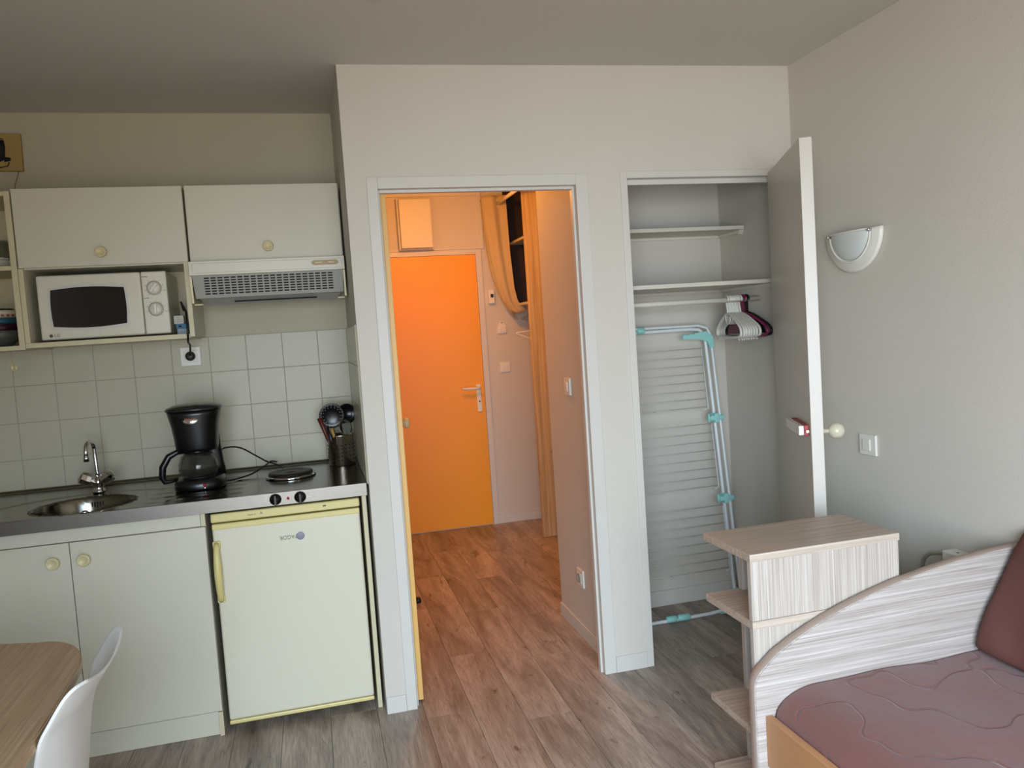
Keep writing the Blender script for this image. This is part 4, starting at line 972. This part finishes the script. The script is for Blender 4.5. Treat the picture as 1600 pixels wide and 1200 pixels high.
# mattress with soft quilted cover
MXa, MXb, MYa, MYb = .999, 1.884, -2.99, BYf-.002
def mz(x, y):
    ex = min(x-MXa, MXb+.10-x); ey = min(MYb+.05-y, y-MYa)
    r_ = .16; a = max(0, min(1, ex/r_)); z = .315+.088*math.sqrt(max(0, 1-(1-a)**2.2))
    b_ = max(0, min(1, ey/.10)); z -= .030*(1-math.sqrt(max(0, 1-(1-b_)**2)))
    z += .004*math.sin(x*17+y*5)*math.sin(y*13-x*4)*a
    return z
b = NB(); n1, n2 = 90, 160
def mfn(u, v):
    x = MXa+(MXb-MXa)*u; y = MYa+(MYb-MYa)*v; return Vector((x, y, mz(x, y)))
Vm = grid(b, mfn, n1, n2)
ring = [Vm[i][0] for i in range(n1+1)] + [Vm[n1][j] for j in range(1, n2+1)] + [Vm[i][n2] for i in range(n1-1, -1, -1)] + [Vm[0][j] for j in range(n2-1, 0, -1)]
low = [b.verts.new((v.co.x, v.co.y, .206)) for v in ring]
for i in range(len(ring)):
    j = (i+1) % len(ring); b.faces.new((ring[i], low[i], low[j], ring[j])).smooth = True
b.faces.new(low)
bmesh.ops.recalc_face_normals(b, faces=b.faces)
mt = obj('mattress', b, QUILT); tag(mt, 'mattress under a brown quilted cover on the bed frame', 'mattress')
# long cushion leaning on the right wall
cs = thing('bolster_cushion', 'large dark brown cushion leaning on the wall against the bed end board', 'cushion', (1.8, -1.6, .38))
def cush(u, v):
    # u along y, v around the rectangle cross-section ; local: a = across (thickness), h = height
    y = -1.120 - u*.80
    q = 2*PI*v
    e = (math.sin(PI*min(max(u, .0), 1)))**.28 if 0 < u < 1 else 0
    c_, s_ = math.cos(q), math.sin(q)
    h = .205*math.copysign(abs(s_)**.55, s_); t_ = .068*math.copysign(abs(c_)**.8, c_)*(.10+.90*e)
    t_ += .006*math.sin(u*22+h*18)*e
    h *= (.93+.07*e) if True else 1
    return h, t_, y
b = NB(); nu, nv = 44, 40; Vc = []
lean = math.radians(31)
for i in range(nu+1):
    row = []
    for j in range(nv):
        h, t_, y = cush(i/nu, j/nv)
        # centre of cushion
        cx0, cz0 = 1.785, .580
        x = cx0 + t_*math.cos(lean) + h*math.sin(lean)
        z = cz0 - t_*math.sin(lean) + h*math.cos(lean)
        row.append(b.verts.new((min(x, 1.8885), y, max(z, .412))))
    Vc.append(row)
for i in range(nu):
    for j in range(nv): b.faces.new((Vc[i][j], Vc[i][(j+1) % nv], Vc[i+1][(j+1) % nv], Vc[i+1][j])).smooth = True
b.faces.new(Vc[0][::-1]); b.faces.new(Vc[-1]); bmesh.ops.recalc_face_normals(b, faces=b.faces)
obj('cover', b, BROWN, cs)
sm_ = [Vc_ for Vc_ in (cush(0, j/24) for j in range(24))]
sp_ = []
for h, t_, y in sm_:
    sp_.append((min(1.772+t_*math.cos(lean)+h*math.sin(lean), 1.886), -1.121, max(.590-t_*math.sin(lean)+h*math.cos(lean), .407)))

# ================================================================ LEFT FOREGROUND
tb = thing('dining_table', 'oak look table top with rounded corner at the kitchen side', 'table', (-1.3, -1.5, 0))
tp_ = [(-1.90, -2.25), (-.90, -2.25)]
tp_ += [(-.81, -2.22), (-.755, -2.13), (-.742, -2.0), (-.741, -1.49), (-.747, -1.25), (-.757, -1.07)]
for i in range(1, 10):
    a = math.radians(3+i*9.6); tp_.append((-.757-.155*(1-math.cos(a)) , -1.07+.262*math.sin(a)*1.0))
tp_ += [(-.955, -.793), (-1.01, -.776), (-1.15, -.742), (-1.90, -.60)]
b = NB(); prism(b, [(x, y, .714) for x, y in tp_], (0, 0, .026), .003); obj('table_top', b, TABLEW, tb)
for x, y in ((-1.80, -.78), (-1.02, -.98), (-1.80, -2.12), (-.92, -2.08)):
    obj('leg', lathe(NB(), [(0, 0), (.018, 0), (.022, .35), (.025, .7125), (0, .7125)], (x, y, .0005), 'z', 20), PLASTW, tb)
ch_ = thing('dining_chair', 'white moulded plastic chair pushed in at the table edge', 'chair', (-.9, -1.2, 0))
PR = [ # z, x, half width, forward curl of the edge
    (.800, -.648, .150, .006), (.799, -.650, .176, .020), (.790, -.658, .188, .032), (.765, -.674, .192, .040), (.73, -.696, .191, .040), (.68, -.712, .188, .038),
    (.62, -.722, .186, .040), (.56, -.730, .190, .042), (.51, -.740, .198, .042), (.475, -.756, .206, .040), (.452, -.785, .212, .036),
    (.440, -.84, .216, .034), (.437, -.92, .218, .030), (.440, -1.00, .216, .024), (.446, -1.07, .208, .014), (.444, -1.12, .19, .004), (.432, -1.145, .165, .0)]
def prof(v):
    f = v*(len(PR)-1); i = min(int(f), len(PR)-2); t_ = f-i
    def cr(k_):
        p = [PR[max(i-1, 0)][k_], PR[i][k_], PR[i+1][k_], PR[min(i+2, len(PR)-1)][k_]]
        return .5*((2*p[1])+(-p[0]+p[2])*t_+(2*p[0]-5*p[1]+4*p[2]-p[3])*t_*t_+(-p[0]+3*p[1]-3*p[2]+p[3])*t_**3)
    return cr(0), cr(1), cr(2), cr(3)
def chf(u, v):
    z, x, hw, cl = prof(v); s = 2*u-1
    back = 1-sst(.50, .68, v)
    lift = cl*abs(s)**2.4
    return Vector((x-lift*back, -1.20+hw*s, z+lift*(1-back)+.022*abs(s)**2*back*(1-sst(.05, .22, v))))
b = NB(); grid(b, chf, 28, 70); cho = obj('shell', b, mat('chair_white_plastic', (.90, .89, .87), .38), ch_)
sm = cho.modifiers.new('s', 'SOLIDIFY'); sm.thickness = .006; sm.offset = 0
bv = cho.modifiers.new('b', 'BEVEL'); bv.width = .002; bv.segments = 2; bv.limit_method = 'ANGLE'
for x0, y0, x1, y1 in ((-.79, -1.33, -.690, -1.40), (-.79, -1.07, -.690, -1.00), (-1.05, -1.34, -1.12, -1.41), (-1.05, -1.06, -1.12, -.99)):
    obj('leg', tube(NB(), [(x1, y1, .0005), (x0, y0, .425)], [.011, .017], 14), PLASTW, ch_)
obj('seat_mount', bx(bx(NB(), -1.08, -.76, -1.345, -1.325, .415, .432, .003), -1.08, -.76, -1.075, -1.055, .415, .432, .003), PLASTW, ch_)
